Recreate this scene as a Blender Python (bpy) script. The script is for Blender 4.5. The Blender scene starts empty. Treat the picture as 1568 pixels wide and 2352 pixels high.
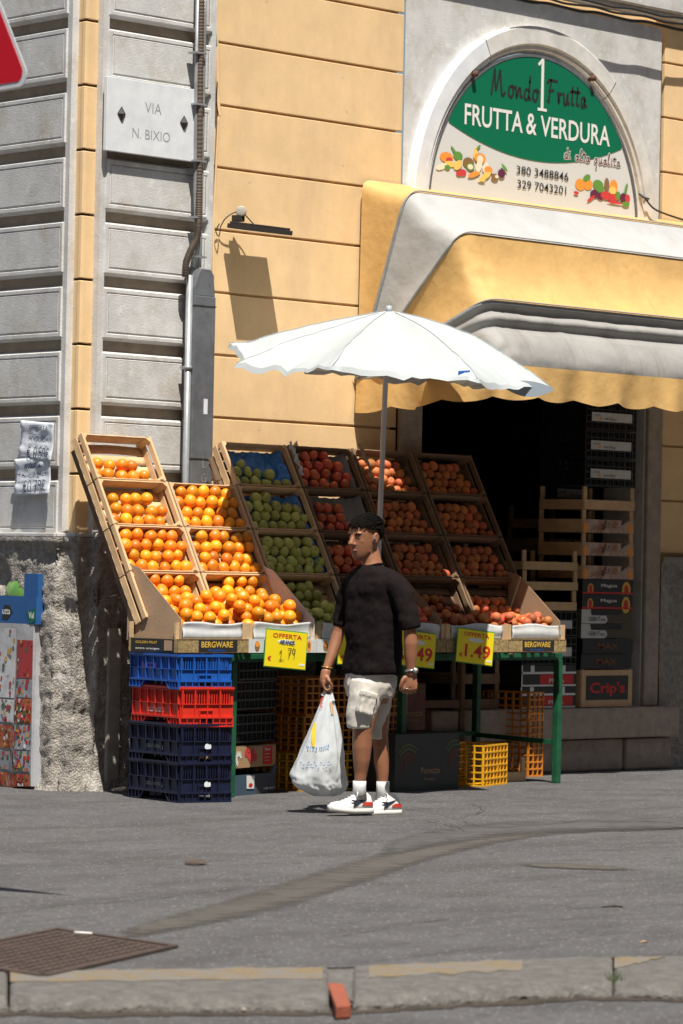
import bpy, bmesh, math, random
from mathutils import Vector, Matrix, noise
R = math.radians
rnd = random.Random(7)
SC = bpy.context.scene
COL = SC.collection

# ------------------------------------------------------------ camera, sky, sun, exposure
FL = 8820.0                                  # focal length in photo units (135 mm on a 24 mm wide frame)
T = R(48.1); ST, CT = math.sin(T), math.cos(T)
EYE = Vector((-25.3*ST, -25.3*CT, 1.366))
rho = .0205; pit = math.atan((1315-1175.5)/FL)
R0 = Vector((CT, -ST, 0)); F0 = Vector((ST*math.cos(pit), CT*math.cos(pit), math.sin(pit))); U0 = R0.cross(F0)
CR = R0*math.cos(rho)+U0*math.sin(rho); CU = U0*math.cos(rho)-R0*math.sin(rho)
cam = bpy.data.cameras.new('camera'); co = bpy.data.objects.new('camera', cam); COL.objects.link(co)
m = Matrix((CR, CU, -F0)).transposed().to_4x4(); m.translation = EYE; co.matrix_world = m
cam.sensor_fit = 'HORIZONTAL'; cam.sensor_width = 24; cam.lens = 135; cam.clip_start = .5; cam.clip_end = 400
cam.dof.use_dof = True; cam.dof.focus_distance = 22.2; cam.dof.aperture_fstop = 5.6
SC.camera = co
SUN_DIR = Vector((.272, .395, -1.0)).normalized()      # the way the light travels
elev = math.asin(-SUN_DIR.z); azi = math.atan2(-SUN_DIR.x, -SUN_DIR.y)
w = bpy.data.worlds.new('World'); SC.world = w; w.use_nodes = True
nt = w.node_tree; bg = nt.nodes['Background']
sky = nt.nodes.new('ShaderNodeTexSky'); sky.sky_type = 'NISHITA'; sky.sun_disc = False
sky.sun_elevation = elev; sky.sun_rotation = azi; sky.air_density = 1.2; sky.dust_density = 1.5
nt.links.new(sky.outputs[0], bg.inputs[0]); bg.inputs[1].default_value = .05
sl = bpy.data.lights.new('sun', 'SUN'); sl.energy = 5.0; sl.angle = R(.5); sl.color = (1, .93, .83)
so = bpy.data.objects.new('sun', sl); COL.objects.link(so); so.rotation_euler = SUN_DIR.to_track_quat('-Z', 'Y').to_euler()
so.location = (-10, -10, 20)
vs = SC.view_settings; vs.view_transform = 'Standard'; vs.look = 'None'; vs.gamma = 1; vs.exposure = .56
SC.render.resolution_x = 683; SC.render.resolution_y = 1024

# ------------------------------------------------------------ from a photo point to a point in the street
def ray(x, y): return F0*FL+CR*(x-784)-CU*(y-1175.5)
def pl(x, y, pt, n):
    d = ray(x, y); n = Vector(n); return EYE+d*((Vector(pt)-EYE).dot(n)/d.dot(n))
def PX(x, y, v): return pl(x, y, (v, 0, 0), (1, 0, 0))
def PY(x, y, v): return pl(x, y, (0, v, 0), (0, 1, 0))
def PZ(x, y, v): return pl(x, y, (0, 0, v), (0, 0, 1))

# ------------------------------------------------------------ materials
MATS = {}
def mat(name, col, rough=.6, var=0, vscale=8, bump=0, bscale=60, metal=0, spec=.5, col2=None, objvar=0, trans=0, coat=0, bdist=.01, detail=6, sss=0, alpha=None):
    if name in MATS: return MATS[name]
    M = bpy.data.materials.new(name); M.use_nodes = True; n = M.node_tree; b = n.nodes['Principled BSDF']
    b.inputs['Roughness'].default_value = rough; b.inputs['Metallic'].default_value = metal
    b.inputs['Specular IOR Level'].default_value = spec
    if coat: b.inputs['Coat Weight'].default_value = coat
    if sss: b.inputs['Subsurface Weight'].default_value = sss; b.inputs['Subsurface Scale'].default_value = .01
    b.inputs['Base Color'].default_value = (*col, 1)
    tc = n.nodes.new('ShaderNodeTexCoord')
    out = None
    if var or col2:
        no = n.nodes.new('ShaderNodeTexNoise'); no.inputs['Scale'].default_value = vscale; no.inputs['Detail'].default_value = detail; no.inputs['Roughness'].default_value = .65
        n.links.new(tc.outputs['Object'], no.inputs['Vector'])
        rp = n.nodes.new('ShaderNodeValToRGB')
        c2 = col2 or tuple(c*(1-var) for c in col); c1 = col if col2 else tuple(min(1, c*(1+var*.5)) for c in col)
        rp.color_ramp.elements[0].position = .36; rp.color_ramp.elements[0].color = (*c2, 1)
        rp.color_ramp.elements[1].position = .64; rp.color_ramp.elements[1].color = (*c1, 1)
        n.links.new(no.outputs['Fac'], rp.inputs['Fac']); out = rp.outputs['Color']
    if objvar:
        oi = n.nodes.new('ShaderNodeObjectInfo'); hs = n.nodes.new('ShaderNodeHueSaturation')
        mr = n.nodes.new('ShaderNodeMapRange'); mr.inputs['To Min'].default_value = 1-objvar; mr.inputs['To Max'].default_value = 1+objvar*.5
        mh = n.nodes.new('ShaderNodeMapRange'); mh.inputs['To Min'].default_value = .5-objvar*.035; mh.inputs['To Max'].default_value = .5+objvar*.035
        wn = n.nodes.new('ShaderNodeTexWhiteNoise'); wn.noise_dimensions = '1D'
        n.links.new(oi.outputs['Random'], mr.inputs['Value']); n.links.new(oi.outputs['Random'], wn.inputs['W']); n.links.new(wn.outputs['Value'], mh.inputs['Value'])
        n.links.new(mr.outputs[0], hs.inputs['Value']); n.links.new(mh.outputs[0], hs.inputs['Hue'])
        if out: n.links.new(out, hs.inputs['Color'])
        else: hs.inputs['Color'].default_value = (*col, 1)
        out = hs.outputs['Color']
    if out: n.links.new(out, b.inputs['Base Color'])
    if bump:
        nb = n.nodes.new('ShaderNodeTexNoise'); nb.inputs['Scale'].default_value = bscale; nb.inputs['Detail'].default_value = 5
        n.links.new(tc.outputs['Object'], nb.inputs['Vector'])
        bp = n.nodes.new('ShaderNodeBump'); bp.inputs['Strength'].default_value = bump; bp.inputs['Distance'].default_value = bdist
        n.links.new(nb.outputs['Fac'], bp.inputs['Height']); n.links.new(bp.outputs[0], b.inputs['Normal'])
    if trans:
        tr = n.nodes.new('ShaderNodeBsdfTranslucent'); tr.inputs['Color'].default_value = (*col, 1)
        mx = n.nodes.new('ShaderNodeMixShader'); mx.inputs[0].default_value = trans
        n.links.new(b.outputs[0], mx.inputs[1]); n.links.new(tr.outputs[0], mx.inputs[2])
        n.links.new(mx.outputs[0], n.nodes['Material Output'].inputs['Surface'])
        if out: n.links.new(out, tr.inputs['Color'])
        if bump: n.links.new(bp.outputs[0], tr.inputs['Normal'])
    MATS[name] = M; return M
def add_layer(M, col, scale, lo, hi, detail=8, stretch=(1, 1, 1), kind='noise', bump=0, dist=.01):
    # a second pattern (stains, streaks, worn patches) over the colour of M
    n = M.node_tree; b = n.nodes['Principled BSDF']; tc = n.nodes.new('ShaderNodeTexCoord'); mp = n.nodes.new('ShaderNodeMapping')
    mp.inputs['Scale'].default_value = stretch; n.links.new(tc.outputs['Object'], mp.inputs[0])
    if kind == 'noise':
        t = n.nodes.new('ShaderNodeTexNoise'); t.inputs['Scale'].default_value = scale; t.inputs['Detail'].default_value = detail; t.inputs['Roughness'].default_value = .7; o = t.outputs['Fac']
    else:
        t = n.nodes.new('ShaderNodeTexVoronoi'); t.inputs['Scale'].default_value = scale; o = t.outputs['Distance']
        if kind == 'crack': t.feature = 'DISTANCE_TO_EDGE'
    n.links.new(mp.outputs[0], t.inputs['Vector'])
    mr = n.nodes.new('ShaderNodeMapRange'); mr.inputs['From Min'].default_value = lo; mr.inputs['From Max'].default_value = hi
    n.links.new(o, mr.inputs['Value'])
    mx = n.nodes.new('ShaderNodeMix'); mx.data_type = 'RGBA'; n.links.new(mr.outputs[0], mx.inputs[0])
    src = b.inputs['Base Color'].links[0].from_socket if b.inputs['Base Color'].links else None
    if src: n.links.new(src, mx.inputs[6])
    else: mx.inputs[6].default_value = b.inputs['Base Color'].default_value
    mx.inputs[7].default_value = (*col, 1); n.links.new(mx.outputs[2], b.inputs['Base Color'])
    if bump:
        bp = n.nodes.new('ShaderNodeBump'); bp.inputs['Strength'].default_value = abs(bump); bp.inputs['Distance'].default_value = dist; bp.invert = bump < 0
        n.links.new(mr.outputs[0], bp.inputs['Height'])
        if b.inputs['Normal'].links: n.links.new(b.inputs['Normal'].links[0].from_socket, bp.inputs['Normal'])
        n.links.new(bp.outputs[0], b.inputs['Normal'])
    return M

plaster_white = mat('white_plaster', (.60, .605, .60), .85, .12, 5, .35, 90, bdist=.006)
add_layer(plaster_white, (.42, .37, .30), 4, .50, .78, detail=10, stretch=(1, 1, 1))
add_layer(plaster_white, (.68, .68, .67), 14, .56, .66)
plaster_yellow = mat('yellow_plaster', (.83, .59, .32), .85, .08, 4, .3, 110, bdist=.005)
add_layer(plaster_yellow, (.84, .63, .38), 5, .55, .75)
add_layer(plaster_yellow, (.55, .48, .38), 9, .655, .675, bump=-.4, dist=.006)
add_layer(plaster_yellow, (.66, .47, .27), 1.6, .50, .72, detail=9, stretch=(1, 1, .35))
stone_light = mat('light_stone', (.38, .32, .265), .8, .2, 12, .2, 70, bdist=.004)
marble = mat('white_marble', (.80, .83, .86), .35, 0, 7, .05, 40, col2=(.68, .72, .77))
base_stone = mat('rough_base_stone', (.36, .335, .30), .95, .3, 26, 1, 75, bdist=.018)
add_layer(base_stone, (.20, .17, .13), 60, .60, .70, bump=-.7, dist=.02)
add_layer(base_stone, (.50, .48, .44), 5, .56, .66)
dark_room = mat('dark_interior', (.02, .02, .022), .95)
asphalt = mat('asphalt', (.098, .097, .101), .9, .22, 1.6, 1, 55, bdist=.022)
add_layer(asphalt, (.17, .17, .175), 75, .58, .74)
add_layer(asphalt, (.03, .029, .028), 60, .60, .72, bump=-.4, dist=.006)
add_layer(asphalt, (.135, .134, .138), 22, .56, .66, detail=5)
add_layer(asphalt, (.055, .052, .05), 9, .56, .68, detail=9)
add_layer(asphalt, (.045, .042, .04), 30, .60, .68, detail=7)
add_layer(asphalt, (.18, .178, .18), 38, .62, .70, detail=7)
add_layer(asphalt, (.072, .070, .072), 1.1, .5, .62, detail=4, stretch=(1, 2.5, 1))
add_layer(asphalt, (.34, .335, .33), 30, .20, .10, kind='voronoi')
add_layer(asphalt, (.035, .033, .033), 21, .17, .09, kind='voronoi')
kerb_m = mat('worn_kerb_stone', (.135, .130, .122), .9, .3, 14, 1, 60, bdist=.02)
add_layer(kerb_m, (.22, .215, .205), 26, .58, .68, detail=8)
add_layer(kerb_m, (.05, .045, .04), 70, .62, .72, bump=-.5, dist=.008)
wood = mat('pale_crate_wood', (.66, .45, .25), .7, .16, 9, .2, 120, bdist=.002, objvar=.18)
wood_dark = mat('dark_crate_wood', (.21, .13, .075), .75, .25, 9, .2, 120, bdist=.002, objvar=.25)
cardboard = mat('cardboard', (.36, .24, .15), .85, .12, 8, .1, 60)
card_white = mat('white_cardboard', (.60, .62, .62), .8, .1, 18, .2, 40, bdist=.003)
orange_m = mat('orange_peel', (.93, .34, .012), .42, 0, 6, .25, 260, objvar=.42, bdist=.0012, col2=(.86, .25, .010), spec=.5)
add_layer(orange_m, (.62, .28, .06), 20, .68, .78)
apple_green = mat('green_apple_skin', (.58, .56, .14), .4, 0, 11, .03, 100, objvar=.3, col2=(.42, .46, .09))
add_layer(apple_green, (.36, .20, .07), 16, .66, .75)
apple_red = mat('red_apple_skin', (.55, .035, .03), .3, 0, 14, .03, 100, objvar=.3, col2=(.72, .20, .06))
peach_m = mat('peach_skin', (.42, .07, .025), .65, 0, 16, .03, 100, objvar=.4, col2=(.58, .22, .06))
stem_m = mat('dry_stem', (.10, .07, .03), .8)
blue_foil = mat('blue_lining_foil', (.03, .22, .62), .25, .3, 14, .9, 26, bdist=.02, spec=.8)
green_paint = mat('green_table_paint', (.012, .10, .045), .45, .3, 12, .1, 80)
black_pl = mat('black_plastic', (.012, .012, .014), .4, .2, 10)
navy_pl = mat('navy_plastic', (.007, .010, .038), .45, .3, 10)
blue_pl = mat('blue_plastic', (.012, .10, .42), .4, .15, 10)
red_pl = mat('red_plastic', (.62, .03, .015), .4, .15, 10)
yellow_pl = mat('yellow_plastic', (.80, .42, .015), .4, .12, 10)
orange_pl = mat('orange_plastic', (.62, .22, .02), .45, .12, 10)
grey_metal = mat('grey_metal_trunking', (.125, .135, .15), .5, .25, 8, .1, 50)
steel = mat('galvanised_steel', (.34, .36, .38), .4, .2, 10, metal=.3)
brown_hose = mat('brown_corrugated_hose', (.11, .082, .062), .6)
dark_iron = mat('dark_iron', (.035, .03, .028), .6)
rust_iron = mat('rusty_cast_iron', (.062, .042, .034), .75, .35, 9, .3, 60)
rubber = mat('black_cable_rubber', (.015, .015, .015), .6)
aw_yellow = mat('yellow_awning_cloth', (.68, .43, .16), .75, .10, 3, .3, 12, trans=.1, bdist=.02)
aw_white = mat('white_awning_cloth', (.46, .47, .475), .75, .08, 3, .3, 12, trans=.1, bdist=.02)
aw_grey = mat('grey_awning_cloth', (.33, .325, .315), .8, .12, 3, .25, 9, trans=.08, bdist=.03)  # greyer than the white cloth, with darker upright streaks
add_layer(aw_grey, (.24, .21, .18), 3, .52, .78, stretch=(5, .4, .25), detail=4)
add_layer(aw_yellow, (.62, .33, .10), 4, .58, .78, stretch=(2, .6, .6))
umb_m = mat('white_umbrella_cloth', (.43, .475, .49), .6, 0, 8, .25, 9, trans=.07, bdist=.02)
umb_in = mat('silver_umbrella_lining', (.30, .36, .42), .5)
white_p = mat('white_paint', (.78, .78, .76), .6)
black_p = mat('black_print', (.02, .02, .02), .6)
grey_p = mat('grey_print', (.33, .34, .35), .6)
green_s = mat('green_sign_print', (.0, .155, .075), .45)
sign_white = mat('white_sign_print', (.66, .68, .68), .5)
red_p = mat('red_print', (.62, .02, .02), .55)
red_sign = mat('red_reflective_sign', (.55, .0, .012), .4)
yel_p = mat('yellow_price_card', (.90, .72, .01), .5)
green_edge = mat('green_card_edge', (.06, .30, .05), .5)
gold_p = mat('gold_print', (.72, .46, .06), .6)
navy_p = mat('navy_print', (.02, .04, .10), .5)
paper = mat('white_paper', (.72, .77, .84), .8, .05, 12)
straw_p = mat('hay_print', (.45, .33, .14), .8, 0, 60, col2=(.20, .14, .06))
tile_red = mat('terracotta', (.28, .075, .04), .8, .2, 20, .3, 90)
yellow_line = mat('worn_yellow_kerb_paint', (.20, .145, .07), .9, .2, 30, .5, 120)

# ------------------------------------------------------------ mesh builder
TXT = {}
def text_geo(s, bold=0):
    k = (s, bold)
    if k not in TXT:
        cu = bpy.data.curves.new('t', 'FONT'); cu.body = s; cu.resolution_u = 3; cu.offset = bold
        ob = bpy.data.objects.new('t', cu); COL.objects.link(ob)
        dg = bpy.context.evaluated_depsgraph_get(); me = bpy.data.meshes.new_from_object(ob.evaluated_get(dg))
        vs_ = [v.co.copy() for v in me.vertices]; fs = [tuple(p.vertices) for p in me.polygons]
        bpy.data.objects.remove(ob); bpy.data.meshes.remove(me); bpy.data.curves.remove(cu)
        x0 = min(v.x for v in vs_); x1 = max(v.x for v in vs_); y0 = min(v.y for v in vs_); y1 = max(v.y for v in vs_)
        TXT[k] = ([((v.x-x0)/(x1-x0), (v.y-y0)/(y1-y0)) for v in vs_], fs)
    return TXT[k]
def frame(o, rt, up):
    rt = Vector(rt).normalized(); up = Vector(up).normalized(); n = rt.cross(up)
    M = Matrix((rt, up, n)).transposed().to_4x4(); M.translation = Vector(o); return M
class MB:
    def __init__(s): s.v = []; s.f = []; s.mi = []; s.M = Matrix(); s.sm = []
    def add(s, vs_, fs, mi=0, sm=False):
        b = len(s.v); s.v += [s.M @ Vector(v) for v in vs_]
        for f in fs: s.f.append(tuple(b+i for i in f)); s.mi.append(mi); s.sm.append(sm)
    def box(s, x0, x1, y0, y1, z0, z1, mi=0):
        s.add([(x0, y0, z0), (x1, y0, z0), (x1, y1, z0), (x0, y1, z0), (x0, y0, z1), (x1, y0, z1), (x1, y1, z1), (x0, y1, z1)],
              [(0, 3, 2, 1), (4, 5, 6, 7), (0, 1, 5, 4), (1, 2, 6, 5), (2, 3, 7, 6), (3, 0, 4, 7)], mi)
    def prism(s, pts, y0, y1, mi=0):      # outline in x,z extruded along y
        n = len(pts); s.add([(p[0], y0, p[1]) for p in pts]+[(p[0], y1, p[1]) for p in pts],
                            [tuple(range(n)), tuple(range(2*n-1, n-1, -1))]+[(i, n+i, n+(i+1) % n, (i+1) % n) for i in range(n)], mi)
    def plate(s, pts, h, mi=0):           # outline in local x,y raised by h
        n = len(pts); s.add([(p[0], p[1], 0) for p in pts]+[(p[0], p[1], h) for p in pts],
                            [tuple(range(n-1, -1, -1)), tuple(range(n, 2*n))]+[(i, (i+1) % n, n+(i+1) % n, n+i) for i in range(n)], mi)
    def bar(s, a, b, w_, h_, mi=0):
        a = Vector(a); b = Vector(b); d = (b-a).normalized(); up = Vector((0, 0, 1)) if abs(d.z) < .95 else Vector((0, 1, 0))
        x = d.cross(up).normalized(); y = x.cross(d)
        c = [a+x*i*w_/2+y*j*h_/2 for i, j in ((-1, -1), (1, -1), (1, 1), (-1, 1))]; c += [p+(b-a) for p in c]
        s.add(c, [(0, 1, 2, 3), (7, 6, 5, 4), (0, 4, 5, 1), (1, 5, 6, 2), (2, 6, 7, 3), (3, 7, 4, 0)], mi)
    def loft(s, rings, mi=0, caps=True, sm=True):
        n = len(rings[0]); v = [p for r_ in rings for p in r_]; f = []
        for k in range(len(rings)-1):
            for i in range(n): f.append((k*n+i, k*n+(i+1) % n, (k+1)*n+(i+1) % n, (k+1)*n+i))
        if caps: f += [tuple(range(n-1, -1, -1)), tuple((len(rings)-1)*n+i for i in range(n))]
        s.add(v, f, mi, sm)
    def tube(s, pts, rad, seg=10, mi=0, caps=True):
        pts = [Vector(p) for p in pts]; rad = rad if hasattr(rad, '__len__') else [rad]*len(pts); rings = []; px = None
        for i, p in enumerate(pts):
            d = (pts[min(i+1, len(pts)-1)]-pts[max(i-1, 0)]).normalized()
            if px is None: px = d.orthogonal().normalized()
            px = (px-d*px.dot(d)).normalized(); py = d.cross(px)
            rings.append([p+(px*math.cos(a)+py*math.sin(a))*rad[i] for a in (2*math.pi*k/seg for k in range(seg))])
        s.loft(rings, mi, caps)
    def ell(s, c, r_, mi=0, nu=14, nv=9, rot=None):
        c = Vector(c); v = []; f = []
        for j in range(nv+1):
            th = math.pi*j/nv
            for i in range(nu):
                ph = 2*math.pi*i/nu; q = Vector((r_[0]*math.sin(th)*math.cos(ph), r_[1]*math.sin(th)*math.sin(ph), r_[2]*math.cos(th)))
                if rot: q = rot @ q
                v.append(c+q)
        for j in range(nv):
            for i in range(nu): f.append((j*nu+i, (j+1)*nu+i, (j+1)*nu+(i+1) % nu, j*nu+(i+1) % nu))
        s.add(v, f, mi, True)
    def grid(s, fn, nu, nv, mi=0, sm=True, flip=False):
        v = [fn(i/nu, j/nv) for j in range(nv+1) for i in range(nu+1)]; f = []
        for j in range(nv):
            for i in range(nu):
                q = (j*(nu+1)+i, j*(nu+1)+i+1, (j+1)*(nu+1)+i+1, (j+1)*(nu+1)+i); f.append(q[::-1] if flip else q)
        s.add(v, f, mi, sm)
    def text(s, t, fr, x, y, w_, h_, mi=0, bold=0, h=.001, shear=0):      # lettering in the x,y of frame fr; x,y = lower left
        vv, ff = text_geo(t, bold); K = s.M; s.M = K @ fr
        s.add([(x+a*w_+b*h_*shear, y+b*h_, h) for a, b in vv], ff, mi); s.M = K
    def stroke(s, pts, fr, wd, mi=0, h=.0015):
        K = s.M; s.M = K @ fr; p = [Vector((a, b, 0)) for a, b in pts]
        for i in range(len(p)-1):
            d = p[i+1]-p[i]
            if d.length < 1e-6: continue
            d.normalize(); n = Vector((-d.y, d.x, 0))*wd/2; e = d*wd*.3
            hh = h+.00006*(i % 3)
            s.add([p[i]-n-e+Vector((0, 0, hh)), p[i+1]-n+e+Vector((0, 0, hh)), p[i+1]+n+e+Vector((0, 0, hh)), p[i]+n-e+Vector((0, 0, hh))], [(0, 1, 2, 3)], mi)
        s.M = K
    def build(s, name, mats, parent=None, smooth=None, bevel=0, remesh=0, subs=0, solid=0, smoothit=0, loc=None, noisy=None):
        me = bpy.data.meshes.new(name); me.from_pydata([tuple(v) for v in s.v], [], s.f)
        mats = mats if isinstance(mats, (list, tuple)) else [mats]
        for m_ in mats: me.materials.append(m_)
        for p, i, sm in zip(me.polygons, s.mi, s.sm): p.material_index = i; p.use_smooth = sm if smooth is None else smooth
        me.validate(); me.update()
        o = bpy.data.objects.new(name, me); COL.objects.link(o)
        if parent: o.parent = parent
        if loc: o.location = loc
        if remesh:
            md = o.modifiers.new('remesh', 'REMESH'); md.mode = 'VOXEL'; md.voxel_size = remesh; md.use_smooth_shade = True
        if smoothit:
            md = o.modifiers.new('smooth', 'SMOOTH'); md.iterations = smoothit; md.factor = .5
        if noisy:
            for sc_, st_ in noisy:
                tx = bpy.data.textures.new('folds', 'CLOUDS'); tx.noise_scale = sc_; tx.noise_depth = 1
                md = o.modifiers.new('folds', 'DISPLACE'); md.texture = tx; md.strength = st_; md.mid_level = .5; md.texture_coords = 'LOCAL'
        if solid:
            md = o.modifiers.new('solid', 'SOLIDIFY'); md.thickness = solid; md.offset = 0
        if subs:
            md = o.modifiers.new('sub', 'SUBSURF'); md.levels = subs; md.render_levels = subs
        if bevel:
            md = o.modifiers.new('bevel', 'BEVEL'); md.width = bevel; md.segments = 2; md.limit_method = 'ANGLE'; md.angle_limit = R(40)
        return o
def tag(o, label=None, cat=None, group=None, kind=None):
    if label: o['label'] = label
    if cat: o['category'] = cat
    if group: o['group'] = group
    if kind: o['kind'] = kind
    return o
def empty(name, loc=(0, 0, 0), rz=0, label=None, cat=None, group=None):
    o = bpy.data.objects.new(name, None); COL.objects.link(o); o.location = loc; o.rotation_euler = (0, 0, rz); o.empty_display_size = .1
    return tag(o, label, cat, group)
def copy_tree(o, parent=None):
    c = o.copy(); COL.objects.link(c); c.parent = parent
    for ch in [x for x in KIDS.get(o.name, [])]: copy_tree(ch, c)
    return c
KIDS = {}
def spline(pts, n=6):
    P = [Vector(p) for p in pts]; P = [P[0]]+P+[P[-1]]; out = []
    for i in range(1, len(P)-2):
        for k in range(n):
            t = k/n; a, b, c, d = P[i-1:i+3]
            out.append(.5*((2*b)+(c-a)*t+(2*a-5*b+4*c-d)*t*t+(3*b-a-3*c+d)*t**3))
    out.append(P[-2]); return out
XZ = lambda o: frame(o, (1, 0, 0), (0, 0, 1))        # faces -Y
nz = lambda *a: noise.noise(Vector(a))

# single-stroke handwriting and script letters, each in a box 1 high
GL = {
 'A': (.6, [[(0, 0), (.3, 1), (.6, 0)], [(.1, .4), (.52, .42)]]), 'N': (.6, [[(0, 0), (.03, 1), (.52, 0), (.55, 1)]]),
 'G': (.6, [[(.55, .85), (.25, 1), (0, .5), (.2, 0), (.55, .15), (.55, .45), (.3, .45)]]), 'U': (.55, [[(0, 1), (.03, .2), (.25, 0), (.5, .2), (.5, 1)]]),
 'R': (.55, [[(0, 0), (.02, 1), (.4, .9), (.42, .6), (.02, .5), (.5, 0)]]), 'I': (.15, [[(.05, 0), (.07, 1)]]), 'O': (.6, [[(.3, 1), (.02, .6), (.2, 0), (.5, .3), (.5, .8), (.3, 1)]]),
 'F': (.5, [[(.02, 0), (.04, 1), (.48, .98)], [(.03, .5), (.38, .52)]]), 'E': (.5, [[(.48, .98), (.04, 1), (.02, 0), (.48, .03)], [(.03, .5), (.38, .52)]]),
 'T': (.5, [[(.25, 0), (.26, 1)], [(0, .98), (.5, 1)]]), 'C': (.5, [[(.48, .85), (.25, 1), (0, .5), (.2, 0), (.48, .15)]]),
 '0': (.5, [[(.25, 1), (.02, .6), (.1, .05), (.35, 0), (.5, .5), (.42, .95), (.25, 1)]]), '1': (.25, [[(.0, .75), (.18, 1), (.16, 0)], [(0, 0), (.3, .02)]]),
 '5': (.5, [[(.5, 1), (.08, .98), (.05, .55), (.4, .55), (.45, .15), (.2, 0), (0, .08)]]), '7': (.5, [[(0, .95), (.5, 1), (.15, 0)], [(.12, .5), (.42, .52)]]),
 '9': (.5, [[(.45, .9), (.15, 1), (.05, .65), (.3, .5), (.46, .75), (.45, .9), (.36, 0)]]), '4': (.5, [[(.2, 1), (0, .35), (.5, .35)], [(.38, .7), (.36, 0)]]),
 '.': (.15, [[(.03, .0), (.08, .05)]]), ',': (.15, [[(.1, .08), (.02, -.15)]]), 'e': (.5, [[(.5, .9), (.25, 1), (.02, .5), (.2, 0), (.5, .1)], [(-.05, .6), (.35, .62)], [(-.05, .42), (.33, .44)]]),
 ' ': (.35, []),
 'Ms': (1.05, [[(.0, .0), (.18, 1.0), (.22, 1.02), (.3, .2), (.55, 1.02), (.6, 1.0), (.7, .2), (.78, .0), (.95, .15)]]),
 'os': (.42, [[(.3, .5), (.08, .42), (.05, .1), (.22, .0), (.36, .2), (.3, .5), (.45, .42)]]),
 'ns': (.46, [[(.0, .5), (.06, .02), (.2, .42), (.32, .42), (.32, .1), (.46, .1)]]),
 'ds': (.48, [[(.34, .45), (.1, .42), (.05, .08), (.2, .0), (.34, .25), (.42, 1.05), (.36, .1), (.48, .08)]]),
 'Fs': (.75, [[(.0, .05), (.12, .0), (.28, 1.0)], [(.0, .85), (.15, 1.0), (.78, .98)], [(.12, .5), (.5, .55)]]),
 'rs': (.36, [[(.0, .5), (.06, .02), (.14, .4), (.32, .46)]]),
 'us': (.46, [[(.0, .5), (.03, .08), (.18, .02), (.32, .5), (.32, .06), (.46, .1)]]),
 'ts': (.3, [[(.14, .85), (.08, .06), (.26, .06)], [(-.06, .62), (.34, .66)]]),
 'as': (.46, [[(.32, .45), (.08, .4), (.04, .08), (.18, .0), (.33, .42), (.32, .06), (.46, .1)]]),
 'is': (.22, [[(.06, .5), (.06, .05), (.2, .08)], [(.1, .72), (.12, .75)]]),
 'ls': (.26, [[(.0, .1), (.2, .95), (.14, 1.05), (.06, .8), (.08, .06), (.24, .08)]]),
 'qs': (.46, [[(.32, .45), (.08, .4), (.04, .08), (.18, .0), (.33, .42), (.26, -.5), (.2, -.35)]]),
}
def write(mb, keys, fr, x, y, w_, h_, wd, mi=0, h=.0015):
    tot = sum(GL[k][0]+.12 for k in keys)-.12; sx = w_/tot; cx = x
    for k in keys:
        a, st = GL[k]
        for s_ in st:
            q = spline([(p[0]*sx+cx, p[1]*h_+y, 0) for p in s_], 4) if len(s_) > 3 else [Vector((p[0]*sx+cx, p[1]*h_+y, 0)) for p in s_]
            mb.stroke([(p.x, p.y) for p in q], fr, wd, mi, h)
        cx += (a+.12)*sx

# ================================================================= GROUND, ROAD, KERB
def ground_noise(x, y): return .004*nz(x*1.3, y*1.3, 0)
# kerb line: back edge, front top edge, foot, taken along the street edge
KB = [PZ(-260, 2236, 0), PZ(0, 2233, 0), PZ(400, 2226, 0), PZ(784, 2221, 0), PZ(1100, 2208, 0), PZ(1333, 2199, 0), PZ(1568, 2196, 0), PZ(1850, 2192, 0)]
KT = [PZ(-260, 2292, 0), PZ(0, 2291, 0), PZ(400, 2290, 0), PZ(784, 2290, 0), PZ(1100, 2270, 0), PZ(1333, 2257, 0), PZ(1568, 2262, 0), PZ(1850, 2264, 0)]
KH = .045
mb = MB(); mb.add([(-70, -70, -.12), (70, -70, -.12), (70, 70, -.12), (-70, 70, -.12)], [(0, 1, 2, 3)])
o = mb.build('ground', asphalt); tag(o, kind='structure')
def ext(L, k):      # stretch an edge far to both sides
    a = L[0]+(L[0]-L[1]).normalized()*30; b = L[-1]+(L[-1]-L[-2]).normalized()*30; return [a]+list(L)+[b]
mb = MB(); kb = ext(KB, 1); fwd = Vector((ST, CT, 0))
n = len(kb); mb.add([p for p in kb]+[p+fwd*60 for p in kb], [(i, i+1, n+i+1, n+i) for i in range(n-1)])
o = mb.build('pavement', asphalt); tag(o, kind='structure')
mb = MB(); kt = ext(KT, 1)
mb.add([Vector((p.x, p.y, -KH-.002))+fwd*.2 for p in kt]+[Vector((p.x, p.y, -KH-.002))-fwd*30 for p in kt], [(n+i, n+i+1, i+1, i) for i in range(n-1)])
o = mb.build('road', asphalt); tag(o, kind='structure')
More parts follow.
